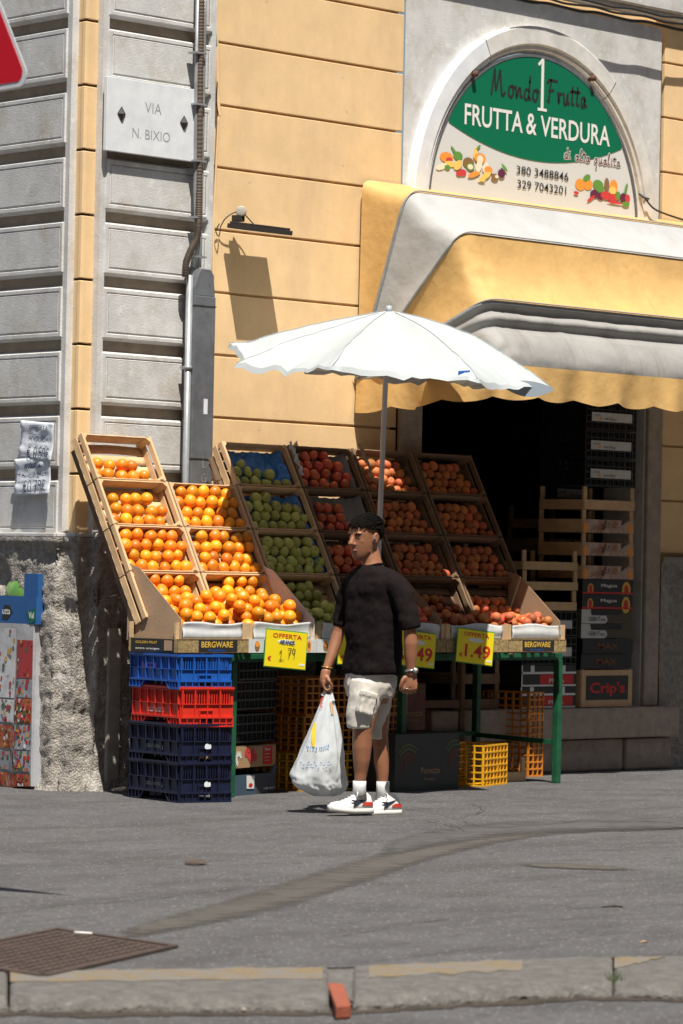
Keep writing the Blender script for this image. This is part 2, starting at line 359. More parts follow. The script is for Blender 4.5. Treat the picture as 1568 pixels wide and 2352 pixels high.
# kerb stones, each worn and chipped
def lerp_line(L, t):
    t = max(0, min(.9999, t))*(len(L)-1); i = int(t); return L[i].lerp(L[i+1], t-i)
cuts = [0, .175, .30, .56, .775, .83, 1.0]
def gap_at(px):     # parameter along kerb for a photo x
    best = min(range(401), key=lambda i: abs(proj_x(lerp_line(KT, i/400))-px)); return best/400
def proj(q):
    q = Vector(q)-EYE; z = q.dot(F0); return 784+FL*q.dot(CR)/z, 1175.5-FL*q.dot(CU)/z
def proj_x(q): return proj(q)[0]
cuts = [0, gap_at(20), gap_at(752), gap_at(1408), 1.0]
kn = ['worn grey kerbstone at the left edge of the photo', 'long worn kerbstone with faint yellow paint left of the terracotta piece', 'worn kerbstone right of the terracotta piece with chipped edge', 'kerbstone with a yellow paint patch at the right end']
for k in range(len(cuts)-1):
    mb = MB(); t0, t1 = cuts[k]+.001, cuts[k+1]-(.001 if k != 1 else .0)
    if k == 2: t0 += .022
    prof = [(0, 0), (.5, .002), (.8, .002), (.93, -.002), (1.0, -.016), (1.03, -KH*.75), (1.035, -KH-.02)]
    def fn(u, v, t0=t0, t1=t1):
        t = t0+(t1-t0)*u; a = lerp_line(KB, t); b = lerp_line(KT, t); j = v*(len(prof)-1); i = min(int(j), len(prof)-2); f = j-i
        s_ = prof[i][0]*(1-f)+prof[i+1][0]*f; z = prof[i][1]*(1-f)+prof[i+1][1]*f
        p = a.lerp(b, s_); e = max(0, v-.55)*2
        d = nz(p.x*9, p.y*9, v*4)*.020*e+nz(p.x*30, p.y*30, v*8)*.011*e
        ee = min(u, 1-u)*(t1-t0)*3; rnd_ = -.012*math.exp(-ee/.004)
        return (p.x+d*.5, p.y+d*.8, z+.003+d*.6*(v < .95)+rnd_)
    mb.grid(fn, 160, 30, flip=True)
    o = mb.build('kerbstone', kerb_m); tag(o, kn[k], 'kerbstone', 'kerbstones along the road edge')
    if k in (1, 2, 3):      # worn yellow paint band
        pm = MB(); f2 = MB()
        rr = {1: (0, .98), 2: (.05, .6), 3: (.0, .3)}[k]
        def fp(u, v):
            t = t0+(t1-t0)*(rr[0]+(rr[1]-rr[0])*u); a = lerp_line(KB, t); b = lerp_line(KT, t)
            wv = (.04+.42*v) if k != 3 else (.06+.44*v*(1-u)); wv += .07*nz(u*9, v, k)
            p = a.lerp(b, wv); return (p.x, p.y, .0065)
        pm.grid(fp, 60, 3, flip=True)
        q = pm.build('yellow_paint', yellow_line, o)
add = add_layer(yellow_line, (.16, .152, .14), 7, .40, .56, detail=10, stretch=(1, 1, 1))
mb = MB(); q = [lerp_line(KB, t).lerp(lerp_line(KT, t), s_) for t, s_ in ((cuts[2]-.03, .0), (cuts[2]+.06, .0), (cuts[2]+.06, .8), (cuts[2]-.03, .8))]; mb.add([(p.x, p.y, z) for z, p in zip((-.004, -.004, -.03, -.03), q)], [(3, 2, 1, 0)])
o = mb.build('kerb_bed', kerb_m); tag(o, kind='structure')
gut = mat('gutter_grime', (.055, .042, .032), .95, .4, 12, 1, 60, bdist=.02)
add_layer(gut, (.13, .10, .075), 40, .58, .68)
mb = MB(); L_ = [lerp_line(KT, i/200) for i in range(201)]
mb.add([Vector((p.x, p.y, -KH+.004))+fwd*.02 for p in L_]+[Vector((p.x, p.y, -KH+.001))-fwd*(.10+.10*abs(nz(p.x*3, p.y*3, 4))+.05*nz(p.x*14, p.y*14, 1)) for p in L_], [(201+i, 202+i, i+1, i) for i in range(200)])
o = mb.build('gutter', gut); tag(o, kind='structure')
# terracotta fragment wedged in the joint
fr_c = [PZ(751, 2256, 0), PZ(790, 2258, 0), PZ(806, 2306, 0), PZ(771, 2309, 0)]
mb = MB(); mb.add([Vector((p.x, p.y, z)) for z in (-.045, .0) for p in fr_c], [(0, 3, 2, 1), (4, 5, 6, 7), (0, 1, 5, 4), (1, 2, 6, 5), (2, 3, 7, 6), (3, 0, 4, 7)])
v0 = mb.v; o = mb.build('brick_fragment', tile_red, bevel=.006); tag(o, 'small orange terracotta fragment wedged in the kerb joint', 'brick')
# gutter debris in the kerb gap
mb = MB()
for k in range(16):
    p = PZ(800+rnd.uniform(-4, 40), 2262+rnd.uniform(0, 46), -.03); mb.ell(p, (rnd.uniform(.01, .035), rnd.uniform(.01, .03), rnd.uniform(.01, .025)), nu=7, nv=5)
o = mb.build('rubble', kerb_m, smooth=False); tag(o, 'grey broken stone rubble filling the gap beside the terracotta piece', 'rubble', kind='stuff')
# small tuft of weed in the right hand kerb joint
mb = MB(); c = PZ(1413, 2272, -.03)
for k in range(60):
    a = rnd.uniform(0, 6.28); r_ = rnd.uniform(.0, .035); h_ = rnd.uniform(.02, .075); b = c+Vector((r_*math.cos(a), r_*math.sin(a), 0)); t = b+Vector((rnd.uniform(-.03, .03), rnd.uniform(-.03, .03), h_))
    sx = CR*.004; mb.add([b-sx, b+sx, t], [(0, 1, 2)])
o = mb.build('weed_tuft', mat('weed_leaf', (.06, .08, .03), .8)); tag(o, 'small green weed tuft growing in the right hand kerb joint', 'weed')
# patches, seams and cracks of the pavement (thin sheets laid on it)
patch_m = mat('darker_asphalt_patch', (.078, .075, .075), .92, .25, 3, .6, 200, bdist=.006)
add_layer(patch_m, (.12, .11, .10), 90, .60, .75)
gritty_m = mat('brownish_gritty_asphalt', (.086, .079, .070), .95, .2, 2, .8, 160, bdist=.008)
add_layer(gritty_m, (.16, .13, .10), 80, .58, .72); add_layer(gritty_m, (.03, .027, .024), 70, .6, .7)
def sheet(name, pts, z, m_, label=None, cat=None):
    q = [PZ(x, y, 0) for x, y in pts]; q = q+[q[0]]; out = []
    for i in range(len(q)-1):
        a, b = q[i], q[i+1]; L = (b-a).length; k = max(2, int(L/.05))
        for j in range(k):
            p = a.lerp(b, j/k); d = .022*nz(p.x*5, p.y*5, 1)+.01*nz(p.x*17, p.y*17, 3); out.append((p.x+d, p.y+d, z))
    mb = MB(); mb.add(out, [tuple(range(len(out)))])
    o = mb.build(name, m_); tag(o, kind='structure'); return o
def stain(cen, m_, z):      # a worn band with ragged fading edges: (x, y, half height in photo units)
    q = spline([PZ(x, y, 0) for x, y, h_ in cen], 16); hs = spline([(h_, 0, 0) for x, y, h_ in cen], 16); v = []; f = []; al = []; NV = 14
    for i, p in enumerate(q):
        for j in range(NV+1):
            t = j/NV*2-1; px, py = proj(p); w2 = hs[i].x; a = PZ(px, py+t*w2, 0); v.append((a.x, a.y, z)); e_ = min(1, i/8)*min(1, (len(q)-1-i)/8); al.append(max(0, 1-abs(t)**2.2)*e_)
    n2 = NV+1
    for i in range(len(q)-1):
        for j in range(NV): f.append((i*n2+j, (i+1)*n2+j, (i+1)*n2+j+1, i*n2+j+1))
    mb = MB(); mb.add(v, f); o = mb.build('pavement_patch', m_); at_ = o.data.attributes.new('fade', 'FLOAT', 'POINT')
    for i, a in enumerate(al): at_.data[i].value = a
    tag(o, kind='structure')
    n = m_.node_tree
    if 'fade' not in n.nodes:
        at = n.nodes.new('ShaderNodeAttribute'); at.name = 'fade'; at.attribute_name = 'fade'; no = n.nodes.new('ShaderNodeTexNoise'); no.inputs['Scale'].default_value = 9; no.inputs['Detail'].default_value = 9
        tc = n.nodes.new('ShaderNodeTexCoord'); n.links.new(tc.outputs['Object'], no.inputs['Vector'])
        ma = n.nodes.new('ShaderNodeMath'); ma.operation = 'ADD'; n.links.new(at.outputs['Fac'], ma.inputs[0]); n.links.new(no.outputs['Fac'], ma.inputs[1])
        mr = n.nodes.new('ShaderNodeMapRange'); mr.inputs['From Min'].default_value = .72; mr.inputs['From Max'].default_value = 1.45; n.links.new(ma.outputs[0], mr.inputs['Value'])
        tr = n.nodes.new('ShaderNodeBsdfTransparent'); mx = n.nodes.new('ShaderNodeMixShader'); n.links.new(mr.outputs[0], mx.inputs[0]); n.links.new(tr.outputs[0], mx.inputs[1]); n.links.new(n.nodes['Principled BSDF'].outputs[0], mx.inputs[2])
        n.links.new(mx.outputs[0], n.nodes['Material Output'].inputs['Surface'])
stain([(260, 2150, 14), (420, 2115, 24), (600, 2070, 34), (800, 2010, 36), (960, 1960, 30), (1130, 1922, 22), (1330, 1902, 14), (1600, 1898, 12)], gritty_m, .004)
stain([(860, 1960, 20), (1000, 1925, 26), (1160, 1905, 22), (1330, 1898, 17), (1500, 1895, 14), (1750, 1893, 12)], patch_m, .008)
stain([(420, 1983, 5), (444, 1982, 8), (480, 1984, 5)], mat('rust_stain', (.085, .062, .05), .9), .010)
stain([(1180, 1985, 4), (1300, 1990, 8), (1480, 1998, 4)], gritty_m, .0045)
crack_m = mat('crack', (.045, .042, .04), .95)
def crack(pts, wd=.01):
    q = spline([PZ(x, y, 0) for x, y in pts], 14); mb = MB(); L = []
    for i, p in enumerate(q):
        d = (q[min(i+1, len(q)-1)]-q[max(i-1, 0)]).normalized(); nn = Vector((-d.y, d.x, 0)); j = nn*(.02*nz(p.x*7, p.y*7, 2)+.008*nz(p.x*31, p.y*31, 2)); w2 = wd*(.5+abs(nz(p.x*5, p.y*5, 9))*1.6)
        L.append((p+j-nn*w2/2, p+j+nn*w2/2))
    mb.add([Vector((p.x, p.y, .0125)) for ab in L for p in ab], [(2*i, 2*i+2, 2*i+3, 2*i+1) for i in range(len(L)-1)])
    o = mb.build('pavement_crack', crack_m); tag(o, kind='structure')
for c_, w_ in (([(0, 2098), (160, 2078), (330, 2066), (500, 2047), (640, 2033), (780, 2026)], .008), ([(20, 1962), (180, 1975), (330, 1986), (480, 1998)], .006),
          ([(120, 1995), (400, 1985), (560, 1972), (784, 1966)], .007), ([(940, 1880), (1020, 1893), (1060, 1912), (940, 1900)], .008),
          ([(1120, 1905), (1250, 1897), (1400, 1882), (1568, 1878)], .01), ([(980, 1890), (1100, 1868), (1090, 1850), (1000, 1840), (950, 1835)], .007),
          ([(784, 2150), (960, 2120), (1130, 2098), (1300, 2087), (1568, 2075)], .007), ([(1060, 2060), (1230, 2074), (1320, 2083)], .006),
          ([(860, 2170), (1100, 2155), (1300, 2140), (1568, 2105)], .006), ([(640, 2018), (760, 2026), (900, 2032), (1000, 2040)], .005), ([(880, 1850), (1000, 1868), (1100, 1900)], .005),
          ([(800, 2215), (1000, 2190), (1200, 2165), (1568, 2130)], .006), ([(560, 1880), (700, 1868), (780, 1880)], .004)):
    crack(c_, w_)
# rusty cover
cov = [PZ(130, 2138, 0), PZ(400, 2177, 0), PZ(100, 2246, 0)]; cov.append(cov[0]+cov[2]-cov[1])
e = empty('manhole_cover', cov[1], 0, 'rusty brown cast iron cover set in the pavement near the kerb', 'manhole cover')
ctr = (cov[0]+cov[2])/2; loc = lambda p: p-cov[1]
mb = MB(); mb.add([Vector((loc(p).x, loc(p).y, .007)) for p in cov], [(0, 3, 2, 1)])
ax = (cov[2]-cov[1]); ay = (cov[0]-cov[1])
for i in range(18):
    for j in range(11):
        p = ax*((i+.5)/18*.9+.05)+ay*((j+.5)/11*.88+.06); d = ax.normalized()*.02; e2 = ay.normalized()*.011
        q = [p-d-e2, p+d-e2, p+d*.8+e2*.8, p-d*.8+e2*.8]
        mb.add([Vector((a.x, a.y, z)) for z in (.0072, .0102) for a in q], [(4, 7, 6, 5), (0, 1, 5, 4), (1, 2, 6, 5), (2, 3, 7, 6), (3, 0, 4, 7)])
mb.build('cover_plate', rust_iron, e)
mb = MB()
for a, b in ((0, 1), (1, 2), (2, 3), (3, 0)): mb.bar(loc(cov[a])+Vector((0, 0, .002)), loc(cov[b])+Vector((0, 0, .002)), .03, .020)
mb.build('cover_frame', rust_iron, e)
c = PZ(193, 2143, .02); mb = MB(); mb.tube([c-CR*.036+Vector((0, 0, .004)), c+CR*.03], .004, 8); o = mb.build('cigarette_butt', white_p); tag(o, 'white cigarette butt lying beside the rusty iron cover', 'cigarette butt')
# dark road stud / loose litter
for (x, y, s_, m_, nm, lb) in ((1408, 2083, .05, dark_iron, 'twig', 'dark twig lying on the grey pavement at the right'), (1478, 2165, .02, cardboard, 'paper_scrap', 'tiny brown paper scrap near the kerb at the right')):
    mb = MB(); c = PZ(x, y, .012)
    mb.tube([c-CR*s_, c+Vector((0, 0, .006)), c+CR*s_*.8+fwd*.02], [.002, .006, .003], 6); o = mb.build(nm, m_); tag(o, lb, 'litter')
mb = MB()
for (x, y) in ((440, 1990), (920, 1958), (1000, 2300), (736, 2292), (1150, 2292), (1310, 2282), (560, 2318), (830, 2310), (1060, 1968), (1210, 2066)):
    if y > 2270: mb.ell(PZ(x, y, -.035), (.010, .009, .006), nu=7, nv=5)
o = mb.build('pebbles', stone_light, smooth=False); tag(o, 'scattered pale grit along the gutter and pavement', 'grit', kind='stuff')

# ================================================================= CORNER BUILDING
GZ = [1.541+.3975*k for k in range(12)]          # heights of the course joints
XC = -2.435; AL = R(260)                          # corner, and the turn of the left wall's own x axis
B = empty('corner_building', (0, 0, 0), 0, 'yellow and white rendered corner building with grooved courses and rough stone base', 'building')
def wall_courses(x0, x1, z0=1.56, z1=6.3, mi=0, mbx=None, gap=.016):
    g = [z for z in GZ if z0+.05 < z < z1]; e_ = [z0]+g+[z1]
    for i in range(len(e_)-1):
        a = e_[i]+(gap/2 if i else 0); b = e_[i+1]-gap/2
        mbx.box(x0, x1, 0, .03, a, b, mi)
# right facade, yellow
mb = MB()
wall_courses(XC+.0, .53, mbx=mb); wall_courses(3.42, 7.5, mbx=mb); mb.box(XC+.11, .50, .03, .4, 1.5, 6.3); mb.box(3.45, 7.5, .03, .4, 0, 6.3); mb.box(.5, 3.45, .12, .4, 5.3, 6.3)
mb.build('facade_wall', plaster_yellow, B, bevel=.004)
# left wall
WL = Matrix.Translation((XC, 0, 0)) @ Matrix.Rotation(AL, 4, 'Z')
mb = MB(); mb.M = WL; wall_courses(-6, 0, mbx=mb); mb.box(-6, -.11, .03, .4, 1.5, 6.3)
mb.build('side_wall', plaster_yellow, B, bevel=.004)
# corner bead so that the two walls meet
# rusticated pilasters
def pilaster(x0, x1, M, name, lean=0):
    mb = MB(); mb.M = M; mg = .075; Y = -.06
    mb.box(x0+.004, x1-.004, -.012, .02, 1.56, 6.3); mb.build('groove_backing', mat('grime_and_shade_plaster', (.34, .27, .20), .9, .2, 8), B); mb = MB(); mb.M = M  # brown of the groove backing holds real grime and painted shadow together
    g = [z for z in GZ if z > 1.6]; e_ = [1.56]+g+[6.3]
    for i in range(len(e_)-1):
        a = e_[i]+(.032 if i else 0); b = e_[i+1]-.032; c = .018
        # block with chamfered arrises and a fine sunk fillet round its face
        def fr_(x, y0_, y1_, c_, z0_, z1_):
            mb.add([(x[0], y0_, z0_), (x[1], y0_, z0_), (x[1], y0_, z1_), (x[0], y0_, z1_), (x[0]+c_, y1_, z0_+c_), (x[1]-c_, y1_, z0_+c_), (x[1]-c_, y1_, z1_-c_), (x[0]+c_, y1_, z1_-c_)],
                   [(0, 1, 5, 4), (1, 2, 6, 5), (2, 3, 7, 6), (3, 0, 4, 7)])
        j0, j1 = x0+.03, x1-.03
        fr_((j0, j1), -.012, Y, c, a, b)
        fr_((j0+c, j1-c), Y, Y-.0, .02, a+c, b-c)
        fr_((j0+c+.02, j1-c-.02), Y, Y+.005, .005, a+c+.02, b-c-.02)
        fr_((j0+c+.026, j1-c-.026), Y+.005, Y+.001, .008, a+c+.026, b-c-.026)
        k = c+.036
        mb.add([(j0+k, Y+.001, a+k), (j1-k, Y+.001, a+k), (j1-k, Y+.001, b-k), (j0+k, Y+.001, b-k)], [(0, 1, 2, 3)])
    for q0, q1 in ((x0, x0+.05), (x1-.05, x1)):
        mb.prism([(q0, 1.56), (q1, 1.56), (q1, 6.3), (q0, 6.3)], Y+.012, -.0)
    return mb.build(name, plaster_white, B)
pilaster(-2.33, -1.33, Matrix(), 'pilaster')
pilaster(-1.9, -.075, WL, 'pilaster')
# rough base: a continuous skin round the corner
def base_skin(path, z0, z1, name, m_, amp=.02, flute=None, close_top=.1):
    P2 = [Vector((p[0], p[1], 0)) for p in path]; L = [0]
    for i in range(1, len(P2)): L.append(L[-1]+(P2[i]-P2[i-1]).length)
    tot = L[-1]; nu = int(tot/.018); nv = int((z1-z0)/.018)
    def at(s_):
        for i in range(1, len(P2)):
            if s_ <= L[i] or i == len(P2)-1:
                t = (s_-L[i-1])/(L[i]-L[i-1]); d = (P2[i]-P2[i-1]).normalized(); return P2[i-1].lerp(P2[i], t), Vector((d.y, -d.x, 0))
    def fn(u, v):
        p, nn = at(u*tot); z = z0+(z1-z0)*v
        big = nz(p.x*3.3, p.y*3.3, z*3.3); sm = nz(p.x*22, p.y*22, z*22); s2 = nz(p.x*60, p.y*60, z*60)
        chip = max(0, nz(p.x*4+9, p.y*4, z*5)-.2)*(.13 if .75 < z < 1.52 else .05)
        d = amp*(.3*big+.35*sm+.3*s2)-chip+(.03*max(0, .12-z)/.12)
        if z > z1-.05: d = .02+.3*amp*sm
        q = p+nn*d; return (q.x, q.y, z)
    mb = MB(); mb.grid(fn, nu, nv)
    return mb.build(name, m_, B)
lw = lambda s_, off: WL @ Vector((-s_, off, 0))
pa = [lw(3.0, -.09), lw(.075, -.09), lw(.065, -.04), (XC-.02, -.035), (-2.345, -.045), (-2.335, -.11), (-1.30, -.11), (-1.29, -.03), (.50, -.03)]
base_skin(pa, 0, 1.55, 'stone_base', base_stone, amp=.03)
mb = MB(); mb.box(XC+.12, .5, .12, .4, 0, 1.5); mb.M = WL; mb.box(-6, -.13, .1, .4, 0, 1.5); mb.build('base_core', base_stone, B)
# ledge over the base
mb = MB()
for k in range(len(pa)-1):
    a, b = Vector((*pa[k][:2], 0)), Vector((*pa[k+1][:2], 0)); d = (b-a)
    if d.length < .05: continue
    d = d.normalized(); nn = Vector((d.y, -d.x, 0))
    q = [a+nn*.015, b+nn*.015, b-nn*.2, a-nn*.2]
    mb.add([(p.x, p.y, 1.548+.0005*k) for p in q]+[(p.x, p.y, 1.575+.0005*k) for p in q], [(0, 3, 2, 1), (4, 5, 6, 7), (0, 1, 5, 4), (1, 2, 6, 5), (2, 3, 7, 6), (3, 0, 4, 7)])
mb.build('base_ledge', plaster_white, B, bevel=.006)
# smooth rendered bands on the lower corner
mb = MB()
for (x0_, x1_, z1_) in ((-2.25, -2.13, 1.0), (-1.9, -1.78, .9)): mb.box(x0_, x1_, -.125, -.1, .05, z1_)
mb.M = WL; mb.box(-.38, -.27, -.118, -.09, .05, .98); mb.box(-.13, -.07, -.05, -.02, .05, 1.0)
mb.build('render_band', mat('rubbed_render', (.40, .37, .32), .9, .2, 9, .4, 60), B, bevel=.012)
base_skin([(3.44, -.035), (7.5, -.035)], 0, 1.53, 'stone_base', base_stone, amp=.02)
# white panel with the round arch
AX, AZ, RO, RI = 1.91, 3.84, 1.35, 1.165
mb = MB(); N = 40
arc = [(AX-RI*math.cos(math.pi*i/N), AZ+RI*math.sin(math.pi*i/N)) for i in range(N+1)]
def rect_pt(x, z):      # push outwards to the panel's edge
    dx, dz = x-AX, z-AZ; k = min(((1.38 if dx < 0 else 1.45)/abs(dx)) if abs(dx) > 1e-6 else 99, (1.52/dz) if dz > 1e-6 else 99); return (AX+dx*k, AZ+dz*k)
rim = [rect_pt(*p) for p in arc]
for i in range(N):
    a, b, c, d = arc[i], arc[i+1], rim[i+1], rim[i]
    mb.add([(p[0], -.012, p[1]) for p in (a, b, c, d)], [(0, 3, 2, 1)] if False else [(0, 1, 2, 3)])
# corners of the rectangle
for cx_, s_, hw_ in ((AX-1.38, -1, 1.38), (AX+1.45, 1, 1.45)):
    c2 = (cx_, AZ+1.52); near = [p for p in rim if (p[0]-AX)*s_ > 0]
    side = max((p for p in near if abs(abs(p[0]-AX)-hw_) < 1e-4), key=lambda p: p[1]); top = max((p for p in near if abs(p[1]-AZ-1.52) < 1e-4), key=lambda p: abs(p[0]-AX))
    mb.add([(p[0], -.012, p[1]) for p in (side, c2, top)], [(0, 1, 2)])
for x0_, x1_ in ((AX-1.38, AX-1.16), (AX+1.33, AX+1.45)):
    mb.box(x0_, x1_, -.012, .35, .45, AZ)
mb.box(AX-1.38, AX-RI, -.012, .35, 3.0, AZ); mb.box(AX+RI, AX+1.45, -.012, .35, 3.0, AZ)
mb.build('arch_panel', plaster_white, B)
# marble archivolt in three lengths
for a0, a1 in ((0, 62), (62.3, 128), (128.3, 180)):
    mb = MB(); ks = [R(180-(a0+(a1-a0)*i/18)) for i in range(19)]
    prof = [(RO, -.012), (RO, -.075), (RO-.012, -.085), (RI+.06, -.085), (RI+.05, -.07), (RI+.025, -.07), (RI+.015, -.05), (RI, -.05), (RI, .02)]
    mb.grid(lambda u, v: (AX+prof[int(v*8+.5)][0]*math.cos(ks[int(u*18+.5)]), prof[int(v*8+.5)][1], AZ+prof[int(v*8+.5)][0]*math.sin(ks[int(u*18+.5)])), 18, 8, sm=False)
    mb.build('archivolt', mat('veined_stone', (.66, .65, .62), .7, .15, 9, .15, 60, bdist=.004) if a0 else marble, B, bevel=.002)
# stone jambs and sill of the shop opening
mb = MB(); mb.box(.53, .75, -.045, .35, 0, 3.2); mb.build('jamb', stone_light, B, bevel=.01)
mb = MB(); mb.box(3.25, 3.42, -.045, .35, .452, 3.2); mb.build('jamb', stone_light, B, bevel=.01)
mb = MB(); mb.box(.76, 3.52, -.17, .62, .235, .45); mb.build('sill', stone_light, B, bevel=.012)
mb = MB(); mb.box(.76, 1.9, -.10, .6, 0, .225); mb.box(1.915, 2.95, -.10, .6, 0, .225); mb.box(2.965, 3.5, -.12, .6, 0, .225); mb.build('plinth', stone_light, B, bevel=.015)
# dark shop room behind the opening
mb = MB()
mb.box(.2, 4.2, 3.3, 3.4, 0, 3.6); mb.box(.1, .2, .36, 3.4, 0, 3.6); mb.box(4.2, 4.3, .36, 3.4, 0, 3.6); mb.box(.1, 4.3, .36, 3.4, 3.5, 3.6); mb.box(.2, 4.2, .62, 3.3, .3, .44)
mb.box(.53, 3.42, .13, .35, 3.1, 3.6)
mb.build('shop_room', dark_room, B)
# string course at the top with its drip edge
mb = MB(); mb.box(AX-1.6, 7.5, -.10, .05, 5.47, 5.60); mb.box(AX-1.6, 7.5, -.07, .05, 5.43, 5.47)
mb.build('string_course', plaster_white, B, bevel=.01)
mb = MB(); mb.M = Matrix.Translation((0, 0, 0)); mb.box(XC, 7.6, -.0, .5, 6.302, 9.5); mb.M = WL; mb.box(-6, -.12, 0, .5, 6.304, 9.498); mb.build('upper_wall', plaster_yellow, B)
# rust spots where the sign is pinned to the arch
for a in (128, 62): mb = MB(); mb.tube([(AX+(RI+.03)*math.cos(R(a)), -.10, AZ+(RI+.03)*math.sin(R(a))), (AX+(RI+.03)*math.cos(R(a)), -.05, AZ+(RI+.03)*math.sin(R(a)))], .022, 8); mb.build('iron_pin', mat('rust', (.12, .06, .04), .9), B)

# added unseen block across the street, put in to close off low sky
OB = empty('sky_blocking_building', (0, -23.5, 0), 0, 'added unseen ochre apartment block closing off the low sky behind the photographer', 'building')
ob_w = mat('ochre_render', (.30, .22, .14), .9, .15, 1.5); ob_g = mat('dark_window_pane', (.03, .035, .04), .2)
mb = MB(); mb.box(-60, 45, -6, 0, 0, 23); mb.box(-60, 45, -.02, .35, 22.6, 23.2); mb.box(-60, 45, 0, .15, 4.6, 4.9); mb.box(-46, -40, .3, 60, 0, 17); mb.build('wall', ob_w, OB)
for i in range(24):
    for j in range(6):
        x, z = -36+i*3.1, 1.2+j*3.5; f = MB(); f.box(x-.65, x+.65, .0, .06, z, z+1.9); q = f.build('window', stone_light, OB)
        f = MB(); f.box(x-.5, x+.5, .06, .07, z+.12, z+1.8); f.build('pane', ob_g, q)
# ---------------------------------------------------------------- shop sign in the arch
S = empty('shop_sign', (AX-.015, -.055, AZ), 0, 'half round green and white shop sign filling the arch above the awning', 'sign')
def inside(x, z, r_=RI-.03): return x*x+z*z < r_*r_ or (z < 0 and abs(x) < r_)
rr = RI-.015
mb = MB(); pts = [(-rr, -.35)]+[(-rr*math.cos(math.pi*i/48), rr*math.sin(math.pi*i/48)) for i in range(49)]+[(rr, -.35)]
mb.prism([(p[0], p[1]) for p in pts][::-1], .0, .03); mb.build('sign_board', sign_white, S)
mb = MB()        # dark rim of the board
for i in range(48):
    a0, a1 = math.pi*i/48, math.pi*(i+1)/48
    q = [(-k*math.cos(a), j, k*math.sin(a)) for a in (a0, a1) for k, j in ((rr-.014, -.006), (rr+.006, -.006))]
    mb.add(q, [(0, 1, 3, 2)])
mb.box(-rr-.004, -rr+.014, -.006, .0, -.35, 0); mb.box(rr-.014, rr+.004, -.006, .0, -.35, 0)
mb.build('sign_frame', grey_metal, S)
# green field: disc cut by a sagging curve, tilted like the photo's print
def low(x): return .10-.46*math.cos(x/rr*1.45)*1.0+.12*abs(x/rr)**2 if True else 0
tp = []
for i in range(61):
    x = -rr*.995+2*rr*.995*i/60; top = math.sqrt(max(0, (rr-.016)**2-x*x)); lo = .415+.20*(x/1.02)**2
    if top > lo: tp.append((x, lo, top))
mb = MB(); v = [(x, -.003, lo) for x, lo, t_ in tp]+[(x, -.003, t_) for x, lo, t_ in tp]; k = len(tp)
mb.add(v, [(i, i+1, k+i+1, k+i) for i in range(k-1)]); mb.build('green_field', green_s, S)
fr = XZ((0, -.003, 0))
mb = MB(); mb.text('FRUTTA', fr, -.79, .592, .625, .145, 0, .012, .002); mb.text('&', fr, -.127, .592, .115, .148, 0, .012, .002); mb.text('VERDURA', fr, .03, .592, .785, .145, 0, .012, .002)
mb.stroke([(.0, 1.09), (.04, 1.125)], fr, .022, 0, .0022); mb.stroke([(.042, 1.13), (.042, .785)], fr, .03, 0, .0023); mb.stroke([(.0, .778), (.088, .778)], fr, .02, 0, .0024)
mb.build('white_lettering', white_p, S)
mb = MB(); write(mb, ['Ms', 'os', 'ns', 'ds', 'os'], fr, -.51, .83, .51, .155, .019); mb.build('dark_lettering', black_p, S); mb = MB(); write(mb, ['Fs', 'rs', 'us', 'ts', 'ts', 'as'], fr, .10, .84, .44, .155, .019)
mb.build('dark_lettering', black_p, S); mb = MB(); mb.text('380 3488846', fr, -.222, .307, .575, .058, 0, .002, .002); mb.build('phone_number', black_p, S); mb = MB(); mb.text('329 7043201', fr, -.21, .210, .54, .058, 0, .002, .002)
mb.build('phone_number', black_p, S)
mb = MB(); ks = ['ds', 'is', ' ', 'as', 'ls', 'ts', 'as', ' ', 'qs', 'us', 'as', 'ls', 'is', 'ts', 'as']
write(mb, ks, fr, .30, .462, .64, .075, .017, 0, .0016); mb.build('script_outline', white_p, S)
mb = MB(); write(mb, ks, fr, .30, .462, .64, .075, .008, 0, .0026); mb.build('script_lettering', mat('maroon_print', (.16, .05, .05), .6), S)
fc = [mat('print_orange', (.85, .32, .05), .6), mat('print_green', (.12, .30, .05), .6), mat('print_red', (.60, .05, .05), .6), mat('print_yellow', (.85, .60, .15), .6), mat('print_plum', (.12, .02, .06), .6), mat('print_brown', (.25, .14, .05), .6), mat('print_cream', (.85, .78, .60), .6)]
def disc(mbx, x, z, rx, rz, mi, h, a=0):
    mbx.add([(x+rx*math.cos(t)*math.cos(a)-rz*math.sin(t)*math.sin(a), h, z+rx*math.cos(t)*math.sin(a)+rz*math.sin(t)*math.cos(a)) for t in (2*math.pi*i/14 for i in range(14))], [tuple(range(14))], mi)
rp = random.Random(3)
def pile(cx, cz, w_, h_, items):
    mb = MB()
    for i, (x, z, rx, rz, mi, a) in enumerate(items): disc(mb, cx+x, cz+z*.52, rx, rz*.6, mi, -.003-.00025*(i+1), a)
    mb.build('fruit_print', fc, S)
